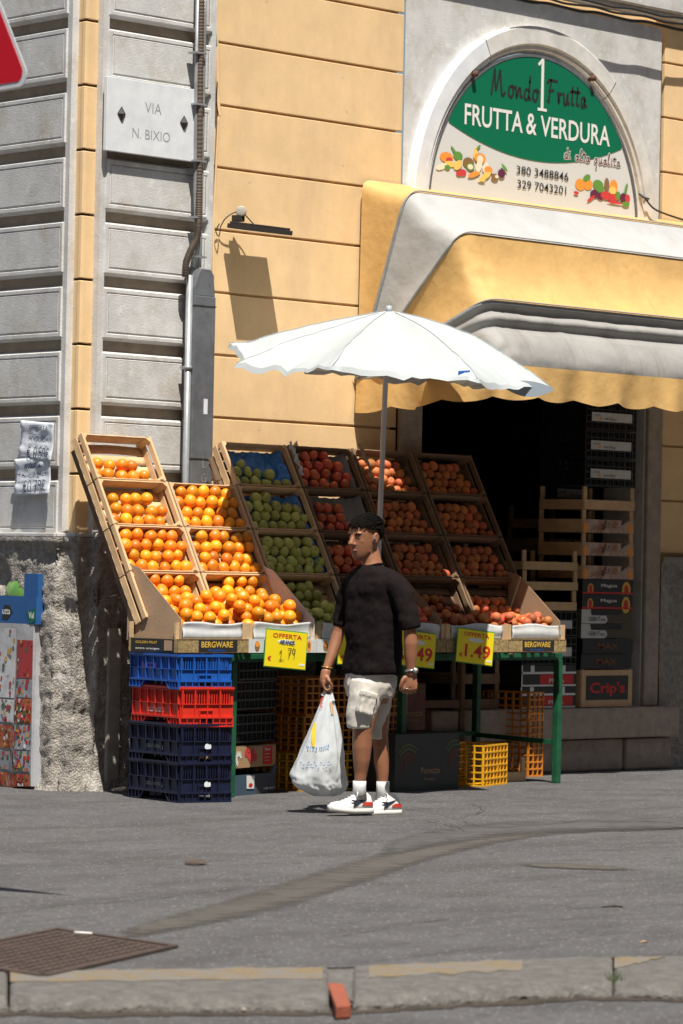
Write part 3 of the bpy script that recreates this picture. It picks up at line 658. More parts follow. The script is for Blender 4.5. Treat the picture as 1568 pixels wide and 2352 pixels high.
pile(-.80, .335, 0, 0, [(-.17, .03, .07, .06, 0, 0), (-.14, .0, .035, .03, 2, 0), (-.05, .07, .05, .05, 1, 0), (-.09, .12, .05, .02, 1, 2.4), (-.13, -.05, .06, .035, 3, 0), (-.22, -.1, .06, .035, 6, .3), (-.16, -.1, .03, .03, 1, 0), (-.05, -.05, .05, .05, 3, .5),
     (.06, .0, .06, .06, 5, 0), (.0, -.14, .04, .04, 2, 0), (-.04, -.16, .03, .03, 2, 0), (.08, -.05, .045, .045, 1, 0), (.08, -.05, .03, .03, 6, 0), (.13, .14, .02, .07, 3, -.2), (.16, .22, .03, .015, 1, .6), (.18, .08, .06, .06, 0, 0), (.18, .07, .035, .045, 6, 0),
     (.12, -.14, .07, .03, 0, .3), (.17, -.02, .03, .08, 6, -.5), (.24, -.03, .03, .07, 6, -.3), (.27, -.06, .045, .045, 0, 0), (.24, -.14, .06, .035, 3, .4), (.34, -.14, .04, .04, 5, 0), (.36, -.13, .02, .02, 6, 0), (.41, -.08, .04, .05, 4, 0), (.44, .0, .04, .02, 1, -.6), (.2, -.2, .04, .02, 3, 0)])
pile(.71, .285, 0, 0, [(-.22, .02, .06, .07, 0, 0), (-.13, .03, .05, .06, 0, .3), (-.15, .12, .045, .04, 1, .4), (-.02, .05, .06, .06, 1, 0), (.0, .0, .05, .05, 1, .2), (.08, .06, .03, .09, 5, 0), (.16, .06, .045, .08, 0, 0), (.15, .0, .04, .05, 3, 0), (-.06, -.08, .05, .05, 4, 0), (.01, -.1, .045, .045, 4, 0), (.07, -.08, .06, .05, 2, 0),
     (.15, -.1, .05, .05, 2, 0), (.21, -.06, .03, .05, 1, 0), (-.1, -.15, .05, .02, 2, .5), (.27, -.07, .04, .05, 4, .3), (.32, -.08, .03, .05, 2, 0), (.3, .05, .015, .07, 1, -.4), (.18, -.16, .1, .015, 2, 0), (.3, -.16, .045, .03, 1, 0), (-.27, -.1, .03, .02, 2, 0)])

# ---------------------------------------------------------------- things on the walls
# street name plate
P4 = [PY(245, 175, -.10), PY(450, 205, -.10), PY(443, 370, -.10), PY(240, 345, -.10)]
S = empty('street_name_plate', P4[3], 0, 'white marble street name plate reading VIA N. BIXIO on the grey pilaster', 'street sign')
mb = MB(); mb.box(0, .775, -.012, .015, 0, .455); mb.build('marble_slab', marble, S, bevel=.003)
fr = XZ((0, -.012, 0)); mb = MB(); mb.text('VIA', fr, .33, .265, .145, .065, 0, -.008, .001); mb.text('N. BIXIO', fr, .225, .10, .33, .06, 0, -.008, .001); mb.build('engraved_lettering', mat('faded_engraving', (.30, .32, .34), .7), S)
for (x, z) in ((.125, .235), (.675, .235)):
    mb = MB(); mb.prism([(x-.034, z), (x, z-.045), (x+.034, z), (x, z+.045)], -.018, -.012)
    mb.add([(x-.03, -.018, z), (x, -.018, z-.04), (x+.03, -.018, z), (x, -.018, z+.04), (x, -.036, z)], [(0, 1, 4), (1, 2, 4), (2, 3, 4), (3, 0, 4)])
    mb.build('diamond_stud', dark_iron, S)
# grey cable trunking with its pipe
zt = PY(455, 618, -.12); x0 = PY(428, 900, -.12).x; x1 = PY(477, 900, -.12).x
S = empty('cable_trunking', (x0, -.10, 0), 0, 'tall grey metal cable trunking running down the pilaster behind the crates', 'trunking')
W_ = x1-x0
mb = MB(); mb.box(0, W_, -.075, .015, .02, zt.z-.17); mb.build('lower_cover', grey_metal, S, bevel=.006)
mb = MB(); a = zt.z-.17; mb.prism([(.004, a), (W_-.004, a), (W_-.004, a+.02), (W_-.02, zt.z-.03), (W_*.75, zt.z), (W_*.3, zt.z), (.03, zt.z-.05), (.004, a+.05)], -.07, .012); mb.build('tapered_head', grey_metal, S, bevel=.004)
mb = MB()
for z in (PY(455, 700, -.17).z, PY(455, 1052, -.17).z): mb.box(-.003, W_+.003, -.0785, .0, z-.006, z); mb.build('seam', dark_iron, S); mb = MB()
mb.box(.10, .135, -.0765, -.07, PY(455, 950, -.17).z, PY(455, 915, -.17).z, 0)
mb.build('sticker', paper, S)
mb = MB(); fr = XZ((0, -.0755, 0)); z = PY(455, 1085, -.17).z; mb.text('L', fr, .10, z+.03, .035, .055, 0, -.01); mb.text('G', fr, .09, z-.06, .045, .055, 0, -.01); mb.build('graffiti', steel, S)
ztop = PY(430, 632, -.12).z
mb = MB(); mb.tube([(-.018, -.045, .02), (-.018, -.045, ztop)], .021, 12); mb.build('side_pipe', steel, S)
mb = MB(); z = PY(430, 845, -.12).z; mb.tube([(-.018, -.045, z-.012), (-.018, -.045, z+.012)], .027, 12); mb.box(-.04, .03, -.03, .0, z-.008, z+.008); mb.build('pipe_clip', steel, S)
# corrugated hose
pts = [PY(425, 636, -.145), PY(427, 605, -.15), PY(438, 575, -.15), PY(452, 545, -.15), PY(456, 500, -.14), PY(457, 380, -.13), PY(459, 200, -.13), PY(461, 60, -.13), PY(464, -60, -.13)]
q = spline(pts, 60); mb = MB(); rad = [.021+.0025*math.sin(i*1.9) for i in range(len(q))]; mb.tube(q, rad, 12)
o = mb.build('corrugated_hose', brown_hose); tag(o, 'brown corrugated cable hose curving down the pilaster beside the street name plate', 'hose')
mb = MB(); a = PY(448, 614, -.12); b = PY(452, 560, -.12); mb.tube([a, b, PY(448, 440, -.12), PY(450, 200, -.12), PY(455, -60, -.12)], .012, 8); mb.tube([PY(456, 614, -.11), PY(458, 555, -.11), PY(468, 60, -.11), PY(470, -60, -.11)], .017, 8)
for y in (122, 240, 370, 500, 590): p = PY(452, y, -.12); mb.box(p.x-.045, p.x+.055, -.152, -.085, p.z-.006, p.z+.006)
o = mb.build('grey_conduit', steel); tag(o, 'pair of thin grey conduits clipped behind the brown corrugated hose', 'conduit')
q = spline([PY(497, -40, -.03), PY(498, 120, -.03), PY(501, 250, -.03), PY(501, 280, -.035), PY(495, 400, -.03), PY(490, 520, -.03), PY(489, 640, -.03)], 10)
mb = MB(); mb.tube(q, [.008+.006*(8 < i < 26) for i in range(len(q))], 8); o = mb.build('painted_conduit', plaster_yellow); tag(o, 'thin yellow painted conduit running down between pilaster and yellow wall', 'conduit')
q = spline([PY(496, 70, -.04), PY(500, 160, -.035), PY(497, 230, -.04), PY(501, 262, -.04)], 10); mb = MB(); mb.tube(q, .004, 6); o = mb.build('thin_cable', rubber); tag(o, 'thin black cable hanging along the right edge of the pilaster', 'cable')
# small floodlight
p = PY(506, 514, -.03)
S = empty('floodlight', p, 0, 'flat black floodlight sticking out of the yellow wall above its long shadow', 'floodlight')
mb = MB(); mb.M = Matrix.Translation((.02, -.04, -.01)) @ Matrix.Rotation(R(8), 4, 'X'); mb.box(0, .40, -.20, .0, -.015, .015)
for i in range(22): mb.box(.01+i*.0175, .018+i*.0175, -.19, -.01, .015, .03)
mb.build('lamp_housing', dark_iron, S, bevel=.002)
mb = MB(); mb.box(.07, .13, -.09, -.03, .02, .06); mb.build('bracket', dark_iron, S, bevel=.003)
c = Vector((.115, -.07, .085)); mb = MB(); mb.tube([c-F0*.03, c+F0*.02], .034, 20); o = mb.build('sensor_head', mat('cream_plastic', (.45, .42, .36), .5), S, bevel=.006)
mb = MB(); q = spline([(0, 0, -.02), (.01, -.03, .03), (.06, -.05, .07), (.14, -.05, .085), (.22, -.06, .03), (.23, -.08, .01)], 6); mb.tube(q, .004, 6); q = spline([(0, 0, -.02), (-.02, -.01, -.08), (-.04, -.0, -.05), (-.02, -.01, .0)], 6); mb.tube(q, .004, 6); mb.build('cable', rubber, S)
# cables under the string course
for i, (dz, dy, rd, lb) in enumerate(((0, 0, .012, 'thick black cable sagging under the string course, lowest of the bundle'), (.035, .02, .009, 'black cable looped along the string course, middle of the bundle'), (.07, .03, .008, 'thin black cable nearest the underside of the string course'))):
    pts = []
    for k in range(13):
        x = 1180+k*38; y = -4+(x-1180)*.185-i*12+2.5*math.sin(k*2.1+i); pts.append(PY(x, y, -.14-dy))
    mb = MB(); mb.tube(spline(pts, 5), rd, 8); o = mb.build('overhead_cable', rubber); tag(o, lb, 'cable', 'cables along the string course')
mb = MB(); q = spline([PY(1465, 443, -.05), PY(1480, 455, -.1), PY(1500, 478, -.12), PY(1530, 492, -.12), PY(1600, 515, -.12)], 8); mb.tube(q, .007, 6); q = spline([PY(1467, 450, -.05), PY(1485, 455, -.09), PY(1502, 459, -.04)], 6); mb.tube(q, .005, 6); mb.tube([PY(1466, 440, -.05), PY(1474, 482, -.06)], .005, 6)
o = mb.build('loose_cable', rubber); tag(o, 'loose black cable looping right from the foot of the arch', 'cable')
# paper notices taped to the side wall
nl = (WL.to_3x3() @ Vector((0, -1, 0))); pt0 = WL @ Vector((-.5, -.095, 0))
def notice(corners, lines, label):
    c = [pl(x, y, pt0, nl) for x, y in corners]; rt = (c[1]-c[0]); up = (c[0]-c[3]); fr = frame(c[3], rt, up); W2, H2 = rt.length, up.length
    S = empty('paper_notice', c[3], 0, label, 'notice', 'paper notices on the side wall')
    S.rotation_euler = fr.to_euler()
    mb = MB()
    def fn(u, v): return (u*W2+.004*nz(v*7, u*3, W2), v*H2, .006+.008*nz(u*6, v*6, H2)+.012*(v < .05)*u+.004*math.sin(v*9))
    mb.grid(fn, 14, 18); mb.build('sheet', paper, S, solid=.001)
    I = Matrix.Translation((0, 0, .016))
    for ks, x, y, w2, h2, wd in lines: mb = MB(); write(mb, ks, I, x*W2, y*H2, w2*W2, h2*H2, wd, 0, 0); mb.build('handwriting', navy_p, S)
c_ = lambda s_: list(s_)
notice([(50, 965), (125, 972), (126, 1052), (46, 1050)], [(c_('OFFERTA'), .3, .78, .55, .12, .0042), (c_('ANGURIA'), .3, .48, .6, .13, .0042), (['e', ' ', '0', ',', '5', '9', 'e'], .28, .04, .65, .27, .0065)], 'upper handwritten offer notice ending in 0,59 taped on the grey side wall')
notice([(45, 1055), (126, 1050), (124, 1143), (36, 1138)], [(c_('ANGURIA'), .3, .72, .45, .12, .006), (c_('TA'), .12, .5, .2, .07, .005), (c_('TACT'), .65, .5, .28, .08, .005), (['e', '0', ',', '7', '9', 'e'], .28, .10, .62, .28, .0065)], 'lower handwritten offer notice reading 0,79 with a loose corner')

# ---------------------------------------------------------------- awning
XL, XR = .105, 4.7; PV = Vector((0, -.02, 2.66))
A = empty('awning', (XL, 0, 0), 0, 'yellow and white striped folding hood awning over the shop front', 'awning')
LX = XR-XL
HP = [(-.03, 3.97), (-.426, 3.875), (-.881, 3.585), (-1.108, 3.141), (-1.17, 2.93), (-1.265, 2.72)]
def hoop(i, s_, rc=.13):
    y, z = HP[i]; side = math.hypot(y+.02, z-2.66); L = side+LX+side; d = s_*L
    if i == 0: rc = .09
    base = Vector((0, -.02, 2.66)); dirv = Vector((0, (y+.02)/side, (z-2.66)/side))
    def ev(d):
        if d < side: return base+dirv*d
        if d < side+LX: return Vector((d-side, y, z))
        return Vector((LX, 0, 0))+base+dirv*(L-d)
    if abs(d-side) < rc:       # rounded corner
        a, b, c = ev(side-rc), ev(side), ev(side+rc); t = (d-side+rc)/(2*rc); return a*(1-t)**2+b*2*t*(1-t)+c*t*t
    if abs(d-side-LX) < rc:
        a, b, c = ev(side+LX-rc), ev(side+LX), ev(side+LX+rc); t = (d-side-LX+rc)/(2*rc); return a*(1-t)**2+b*2*t*(1-t)+c*t*t
    return ev(d)
def smap(i, u):    # same split side / front for every hoop: 0-.25 side, .25-.75 front, .75-1 side
    y, z = HP[i]; side = math.hypot(y+.02, z-2.66); L = 2*side+LX
    if u < .25: return u/.25*side/L
    if u < .75: return (side+(u-.25)/.5*LX)/L
    return (side+LX+(u-.75)/.25*side)/L
def panel(i, m_, sag, wr, name='canopy_panel'):
    mb = MB()
    def fn(u, v):
        a = hoop(i, smap(i, u)); b = hoop(i+1, smap(i+1, u)); p = a.lerp(b, v); k = 4*v*(1-v)
        fold = (.035*math.sin(v*9.4+.4*nz(p.x*1.2, 0, 7))*k if i == 3 else 0); fx = min(1, abs(u)/.05)*min(1, abs(1-u)/.05)
        cen = Vector((LX/2, -.35, 3.0)); inn = (Vector((min(max(p.x, .4), LX-.4), -.25, 2.9))-p).normalized()
        cn = math.exp(-((u-.25)/.03)**2)
        wv = nz(p.x*2.2, p.y*2.5, p.z*2.5)*.5+nz(p.x*6, p.y*9+v*3, p.z*5)*.35+cn*nz(p.x*14, p.y*14, p.z*9)*1.1
        return p+inn*(k*sag*fx+wr*k*wv+fold)
    mb.grid(fn, 240, 14); return mb.build(name, m_, A)
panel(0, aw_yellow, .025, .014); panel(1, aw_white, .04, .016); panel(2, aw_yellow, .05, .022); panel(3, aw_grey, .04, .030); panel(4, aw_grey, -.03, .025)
for i in (1, 2, 3, 5):
    mb = MB(); mb.tube([hoop(i, k/120)*1 for k in range(121)], .011, 6); o = mb.build('hoop', steel, A); o.location = (0, .012, -.012)
mb = MB()       # piping along each seam
for i in (1, 2, 3):
    mb.tube([hoop(i, k/160)+Vector((0, -.006, .008)) for k in range(161)], .005, 6, 0)
mb.build('seam_piping', aw_grey, A)
mb = MB()       # scalloped valance
y5, z5 = HP[5]; side = math.hypot(y5+.02, z5-2.66); LT = 2*side+LX
def fv(u, v):
    a = hoop(5, u); s_ = u*LT; sc = abs(math.sin(math.pi*(s_+.1)/.42)); hgt = .195+.030*sc+.008*nz(s_*3, 1, 1); out = .018*math.sin(s_*9)+.012*math.sin(s_*21+1)
    if s_ < .5: hgt += .02
    p = a+Vector((0, 0, -hgt*v)); nrm = Vector((-1, 0, 0)) if s_ < side else Vector((0, -1, 0)); return p+nrm*(out*v+.006)
mb.grid(fv, 420, 8); mb.build('valance', aw_yellow, A)

# ---------------------------------------------------------------- road sign, close to the camera at the left
tip = EYE+ray(60, 176)/FL*14.5
S = empty('road_sign', (tip.x, tip.y, 0)); S.rotation_euler = (0, 0, -T-R(46))
tag(S, 'triangular red and white road sign cut off by the top left corner', 'road sign')
zt = tip.z
def tri(rc, side, z0, x0=-.45):
    h_ = side*.866; c = [(x0-side/2, z0), (x0+side/2, z0), (x0, z0+h_)]; out = []; ins = rc
    cx_, cz_ = x0, z0+h_/3
    for k, (x, z) in enumerate(c):
        d = math.hypot(x-cx_, z-cz_); ux, uz = (x-cx_)/d, (z-cz_)/d; ox, oz = x-ux*2*rc, z-uz*2*rc; a0 = math.atan2(uz, ux)
        for j in range(9): a = a0-R(60)+R(120)*j/8; out.append((ox+rc*math.cos(a), oz+rc*math.sin(a)))
    return out
tl = Matrix.Translation((-.02, 0, zt)) @ Matrix.Rotation(R(-1.5), 4, 'Y') @ Matrix.Translation((.02, 0, -zt))
mb = MB(); mb.M = tl; mb.prism(tri(.045, .98, zt-.035, -.455), 0, .003); mb.build('sign_plate', mat('sign_back_white', (.62, .64, .68), .4), S)
mb = MB(); mb.M = tl; mb.prism(tri(.035, .92, zt-.014, -.455), -.002, -.0005); mb.build('red_border', red_sign, S)
mb = MB(); mb.M = tl; mb.prism(tri(.02, .50, zt+.10, -.455), -.004, -.0025); mb.build('white_field', white_p, S)
mb = MB(); mb.tube([(-.455, .035, -.05), (-.455, .035, zt+1.75)], .03, 12); mb.build('post', steel, S)
ra = S.rotation_euler.z; gp = PZ(165, 2056, 0); hA = zt+1.15; tipw = gp-SUN_DIR/SUN_DIR.z*(-hA)*-1 if False else gp+Vector((-.272, -.395, 1))*hA
lt = Matrix.Rotation(-ra, 3, 'Z') @ (tipw-Vector((tip.x, tip.y, 0)))
st = Vector((-.455, .035, hA)); dv = lt-st; dv.z = 0; ln_ = dv.length; dv.normalize()
mb = MB(); mb.M = frame(st, dv, (0, 0, 1)); mb.plate([(-.1, -.62), (ln_*.45, -.50), (ln_, 0), (ln_*.45, .22), (-.1, .22)], .004); mb.build('shadow_plate', white_p, S)  # unseen plate added and shaped to cast a pointed shadow on the pavement

# ================================================================= FRUIT STALL
TZ = .863
CP = .613; SY = .30
SH = Vector((PY(413, 1495, -1.37+SY).x-PY(413, 1495, -1.37).x, SY, 0))
def PS(x, y, Y): return PY(x, y, Y+SY)-SH
before = set(bpy.data.objects.keys())
S = empty('market_table', (-2.31, -1.24, 0), 0, 'long green metal market table carrying the trays of fruit', 'table')
mb = MB(); mb.box(-.02, 3.16, -.02, .02, TZ-.045, TZ); mb.box(-.02, 3.16, .68, .72, TZ-.045, TZ); mb.box(-.02, .02, .02, .68, TZ-.045, TZ); mb.box(3.12, 3.16, .02, .68, TZ-.045, TZ); mb.build('top_frame', green_paint, S, bevel=.003)
mb = MB(); mb.box(.0, 3.14, -.0, .7, TZ+.001, TZ+.010); mb.build('table_top', wood_dark, S)
for x in (0, 1.565, 3.14):
    for y in (.0, .70):
        mb = MB(); dx = .0; mb.bar((x, y, 0), (x, y, TZ-.045), .045, .045); mb.build('leg', green_paint, S, bevel=.004)
zb = PX(1257, 1710, .77).z
for x in (0, 3.14): mb = MB(); mb.bar((x, .02, zb if x else .42), (x, .68, zb+.02), .03, .03); mb.build('side_stretcher', green_paint, S)
mb = MB(); mb.bar((.02, .70, .30), (3.12, .70, .30), .03, .03); mb.build('back_stretcher', green_paint, S)
for x in (.42, 1.2, 2.35, 2.62):
    mb = MB(); mb.ell((x, -.028, TZ-.006), (.025, .012, .008), nu=8, nv=5); mb.build('weld_drip', stone_light, S)

# printed front boards of the flat trays
def tray(k, kind, label):
    x0 = -2.93+CP*k; W, Dp, H = .609, .40, .178
    S = empty('fruit_tray', (x0, -1.37, TZ+.011), R(.4 if k % 2 else -.3), label, 'tray', 'flat trays along the table front')
    bm = {'hay': straw_p, 'white': card_white}[kind]
    mb = MB(); mb.box(0, W, -.006, .004, 0, .082, 0)
    mb.build('front_board', bm, S)
    for x in (.0, W-.045):
        mb = MB(); mb.box(x, x+.045, .0055, .02, .0, H); mb.build('corner_post', wood, S)
    mb = MB()
    for q in range(4): mb.box(.005, W-.005, .01+q*.1, .09+q*.1, .002, .008)
    mb.build('base', wood, S)
    for x, s_ in ((0.0, -1), (W, 1)):
        a, b = (x, x+.006) if s_ < 0 else (x-.006, x)
        mb = MB(); mb.box(a, b, .0055, Dp, .0, .082); mb.build('side_board', straw_p if kind == 'hay' and k == 0 else wood, S)
        mb = MB(); mb.box(a+.001, b+.002, Dp-.03, Dp, .083, H); mb.build('corner_post', wood, S)
    mb = MB(); mb.box(.006, W-.006, Dp-.006, Dp, 0, H); mb.build('back_board', wood, S)
    # paper-faced cardboard lining folded over the front
    mb = MB()
    t0 = .05 if k else .05
    def fn(u, v):
        x = t0+(W-2*t0)*u; z = .083+(H-.083)*v*(1.0+.03*nz(x*9, k, 0))+.008*v*math.sin(u*7+k); return (x, .004-.004*math.sin(v*7+k)-.006*v*nz(x*6, v*3, k)-.004*v, z)
    mb.grid(fn, 24, 8); mb.build('paper_lining', card_white, S, solid=.003)
    if k != 0: mb = MB(); mb.box(.012, .016, .02, Dp-.02, .083, H-.005); mb.build('side_lining', cardboard, S)
    fr = XZ((0, -.006, 0)); p = MB()
    if kind == 'hay' and k in (0, 5):
        a0 = .20 if k == 0 else .17
        mb = MB(); mb.box(a0-.02, a0+.31, -.008, -.006, .004, .078); mb.build('name_panel', black_p, S)
        fr2 = XZ((0, -.008, 0)); mb = MB(); mb.text('BERGWARE', fr2, a0, .032, .27, .036, 0, .02, .001); mb.build('gold_lettering', gold_p, S)
        mb = MB(); mb.text('fruits', fr2, a0+.06, .009, .14, .014, 0, .01, .001); mb.build('blue_lettering', blue_pl, S)
        mb = MB(); mb.box(0, W, -.0075, -.006, .0, .004); mb.box(0, W, -.0075, -.006, .078, .082); mb.box(0, .006, -.0075, -.006, 0, .082); mb.build('board_edge', wood_dark, S)
    elif kind == 'hay':
        mb = MB(); mb.box(.29, .31, -.008, -.006, 0, .082); mb.build('name_panel', black_p, S)
    else:
        mb = MB(); mb.text('T', fr, .15, .018, .05, .05, 0, .01, .001); mb.text('TAROCCO', fr, .22, .018, .26, .05, 0, .01, .001); mb.build('red_lettering', red_p, S)
        mb = MB(); disc(mb, .075, .04, .022, .032, 0, -.0075); disc(mb, .075, .052, .018, .018, 1, -.0085); disc(mb, .54, .04, .022, .034, 1, -.0075); disc(mb, .54, .045, .012, .018, 0, -.0085); mb.build('printed_motif', [fc[5], fc[0]], S)
    if k == 0:     # side label
        mb = MB(); M_ = frame((-.0, 0, 0), (0, -1, 0), (0, 0, 1)); K = mb.M
        mb.box(-.002, .0, .02, .38, .004, .08, 0); mb.build('side_label', black_p, S)
        mb = MB(); fr3 = frame((-.002, .40, 0), (0, -1, 0), (0, 0, 1)); mb.text('GOLDEN FRUIT', fr3, .06, .05, .18, .015, 0, .01, .001); mb.build('side_lettering', gold_p, S)
        mb = MB(); mb.text('extra oranges', fr3, .06, .012, .20, .014, 0, .01, .001); mb.build('side_lettering', white_p, S)
        mb = MB(); K2 = mb.M; mb.box(-.004, -.0022, .035, .10, .012, .072); mb.build('side_picture', cardboard, S)
    return S
TL = ['leftmost fruit tray with a BERGWARE board under the orange heap', 'white printed fruit tray with a red T behind the 1,79 price card', 'white printed fruit tray under the green apples beside the man',
      'hay printed fruit tray half hidden behind the man in black', 'hay printed fruit tray behind the 1.49 price card', 'rightmost fruit tray with a BERGWARE board at the table end']
for k, kd in enumerate(('hay', 'white', 'white', 'hay', 'hay', 'hay')): tray(k, kd, TL[k])

# sloping wooden crates
Uv = Vector((0, .468, .8837)); Nv = Vector((0, -.8837, .468)); TILT = -math.atan2(.468, .8837)
BASE = Vector((0, -1.109, 1.076)); PITCH = .3125
def crate_proto(wd, seed):
    rr_ = random.Random(seed); S = empty('wooden_crate', (0, 0, 0)); S.rotation_euler = (TILT, 0, 0); W, L, Dp = .598, .306, .105; kids = []
    for x0, x1 in ((0, .018), (W-.018, W)):
        mb = MB(); mb.box(x0, x1, 0, .034, 0, L); kids.append(mb.build('side_rail', wd, S, bevel=.0015))
        mb = MB(); mb.box(x0+.004, x1-.004, .058, Dp, .0, L); kids.append(mb.build('side_rail', wd, S, bevel=.0015))
        xi = x1 if x0 == 0 else x0; s_ = 1 if x0 == 0 else -1
        for z0, s2 in ((.009, 1), (L-.009, -1)):
            mb = MB(); mb.add([(xi, y, z0) for y in (.002, Dp)]+[(xi+s_*.028, y, z0) for y in (.002, Dp)]+[(xi, y, z0+s2*.028) for y in (.002, Dp)], [(0, 1, 3, 2), (2, 3, 5, 4), (4, 5, 1, 0), (0, 2, 4), (1, 5, 3)])
            kids.append(mb.build('corner_post', wd, S))
    for z0 in (.0, L-.008):
        mb = MB(); mb.grid(lambda u, v: (.019+(W-.038)*u, .008+(.085)*v+.004*nz(u*5, v, seed), z0+.004+.002*nz(u*6, v, seed+2)), 16, 2); kids.append(mb.build('long_board', wd, S, solid=.007))
    for q in range(4):
        z0 = .014+q*.071; h_ = rr_.uniform(.052, .064); a = rr_.uniform(-.005, .005)
        mb = MB(); mb.grid(lambda u, v: (.004+(W-.008)*u, Dp-.003+.003*nz(u*4, q, seed), z0+h_*v+a*math.sin(u*9+q)), 16, 1); kids.append(mb.build('base_slat', wd, S, solid=.005))
    KIDS[S.name] = kids; return S
P1 = crate_proto(wood, 1); P2_ = crate_proto(wood_dark, 2); used = set()
ROWN = ['bottom', 'third', 'second', 'top']     # k = 0 at the bottom
COLN = ['left hand oranges', 'second oranges', 'green apples', 'red apples', 'left hand peaches', 'right hand peaches']
SLOT = {}
for c in range(6):
    for r_ in range(4):
        if c == 1 and r_ == 3: continue
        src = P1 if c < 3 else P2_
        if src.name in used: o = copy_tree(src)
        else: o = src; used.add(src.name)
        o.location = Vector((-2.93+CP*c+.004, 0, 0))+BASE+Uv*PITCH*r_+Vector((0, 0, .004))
        o.rotation_euler = (TILT+R(rnd.uniform(-.5, .5)), 0, R(rnd.uniform(-.5, .5)))
        tag(o, '%s sloping wooden crate in the column of %s' % (ROWN[r_], COLN[c]), 'crate', 'sloping wooden crates of the display'); SLOT[(c, r_)] = o
# rack that carries the crates
S = empty('display_rack', (-2.93, -.45, 0), 0, 'old wooden rack leaning behind the sloping crates', 'rack')
for c in range(7):
    x = CP*c+(.05 if c == 0 else 0); o0 = BASE-Nv*.135+Uv*-.15; o1 = BASE-Nv*.135+Uv*1.2
    mb = MB(); mb.bar((x, o0.y+.45, o0.z), (x, o1.y+.45, o1.z), .04, .04); mb.build('inclined_rail', wood_dark, S)
    if c: mb = MB(); mb.bar((x, -.02, 0), (x, -.02, 1.9), .04, .04); mb.build('post', wood_dark, S)
for z in (.5, 1.3): mb = MB(); mb.bar((.6, -.05, z), (3.61, -.05, z), .03, .05); mb.build('cross_rail', wood_dark, S)
# broken board beside the apple crate
a = PS(484, 1052, -.55); b = PS(501, 1104, -.60); mb = MB(); mb.bar(a, b, .05, .02); mb.bar(a+Vector((.02, .02, -.03)), b+Vector((.03, .02, .01)), .03, .03); o = mb.build('board_offcut', wood_dark, bevel=.004); tag(o, 'short broken wooden offcut beside the blue lined apple crate', 'board')

# fruit shapes
def fruit_mesh(name, m_, kind):
    mb = MB(); nu, nv = 20, 14; v = []; f = []
    for j in range(nv+1):
        th = math.pi*j/nv
        for i in range(nu):
            ph = 2*math.pi*i/nu; rr_ = 1.0; z = math.cos(th)
            if kind == 'apple':
                rr_ = math.sin(th)*(1.0+.06*math.cos(th)); z = .93*math.cos(th)-.30*math.exp(-(th/.38)**2)+.16*math.exp(-((math.pi-th)/.4)**2)
            elif kind == 'orange':
                rr_ = math.sin(th); z = .96*math.cos(th)-.05*math.exp(-(th/.2)**2)+.07*math.exp(-((math.pi-th)/.22)**2)
            else:
                rr_ = math.sin(th)*(1-.07*math.exp(-((ph-math.pi)/.28)**2)); z = .95*math.cos(th)-.16*math.exp(-(th/.3)**2)
            v.append((rr_*math.cos(ph), rr_*math.sin(ph), z))
    for j in range(nv):
        for i in range(nu): f.append((j*nu+i, (j+1)*nu+i, (j+1)*nu+(i+1) % nu, j*nu+(i+1) % nu))
    mb.add(v, f, 0, True)
    if kind == 'apple': mb.tube([(0, 0, .58), (.03, 0, .82), (.10, .02, .98)], .045, 6, 1)
    if kind == 'orange': mb.ell((0, 0, .925), (.09, .09, .03), 1, 8, 5)
    o = mb.build(name, [m_, stem_m if kind != 'orange' else mat('calyx', (.20, .20, .04), .8)]); me = o.data; bpy.data.objects.remove(o); return me
FM = {'orange': fruit_mesh('orange', orange_m, 'orange'), 'green_apple': fruit_mesh('green_apple', apple_green, 'apple'), 'red_apple': fruit_mesh('red_apple', apple_red, 'apple'), 'peach': fruit_mesh('peach', peach_m, 'peach')}
CAT = {'orange': 'orange', 'green_apple': 'apple', 'red_apple': 'apple', 'peach': 'peach'}
fc_ = {}
def fruit(kind, p, r_, label, group, up=None):
    o = bpy.data.objects.new(kind, FM[kind]); COL.objects.link(o); o.location = p; s_ = r_*rnd.uniform(.88, 1.07); o.scale = (s_, s_*rnd.uniform(.97, 1.02), s_*rnd.uniform(.95, 1.02))
    if kind == 'orange': e_ = (rnd.uniform(0, 6.3), rnd.uniform(0, 6.3), rnd.uniform(0, 6.3))
    else: e_ = (rnd.uniform(-.9, 1.5), rnd.uniform(-.8, .8), rnd.uniform(0, 6.3))
    o.rotation_euler = e_; tag(o, label, CAT[kind], group); fc_[kind] = fc_.get(kind, 0)+1; return o
KN = {'orange': 'bright orange', 'green_apple': 'yellow green apple', 'red_apple': 'dark red apple', 'peach': 'reddish peach'}
PL = {'orange': 'oranges', 'green_apple': 'green apples', 'red_apple': 'red apples', 'peach': 'peaches'}
ORD = ['first', 'second', 'third', 'fourth', 'fifth', 'sixth', 'seventh']; PLACED = []
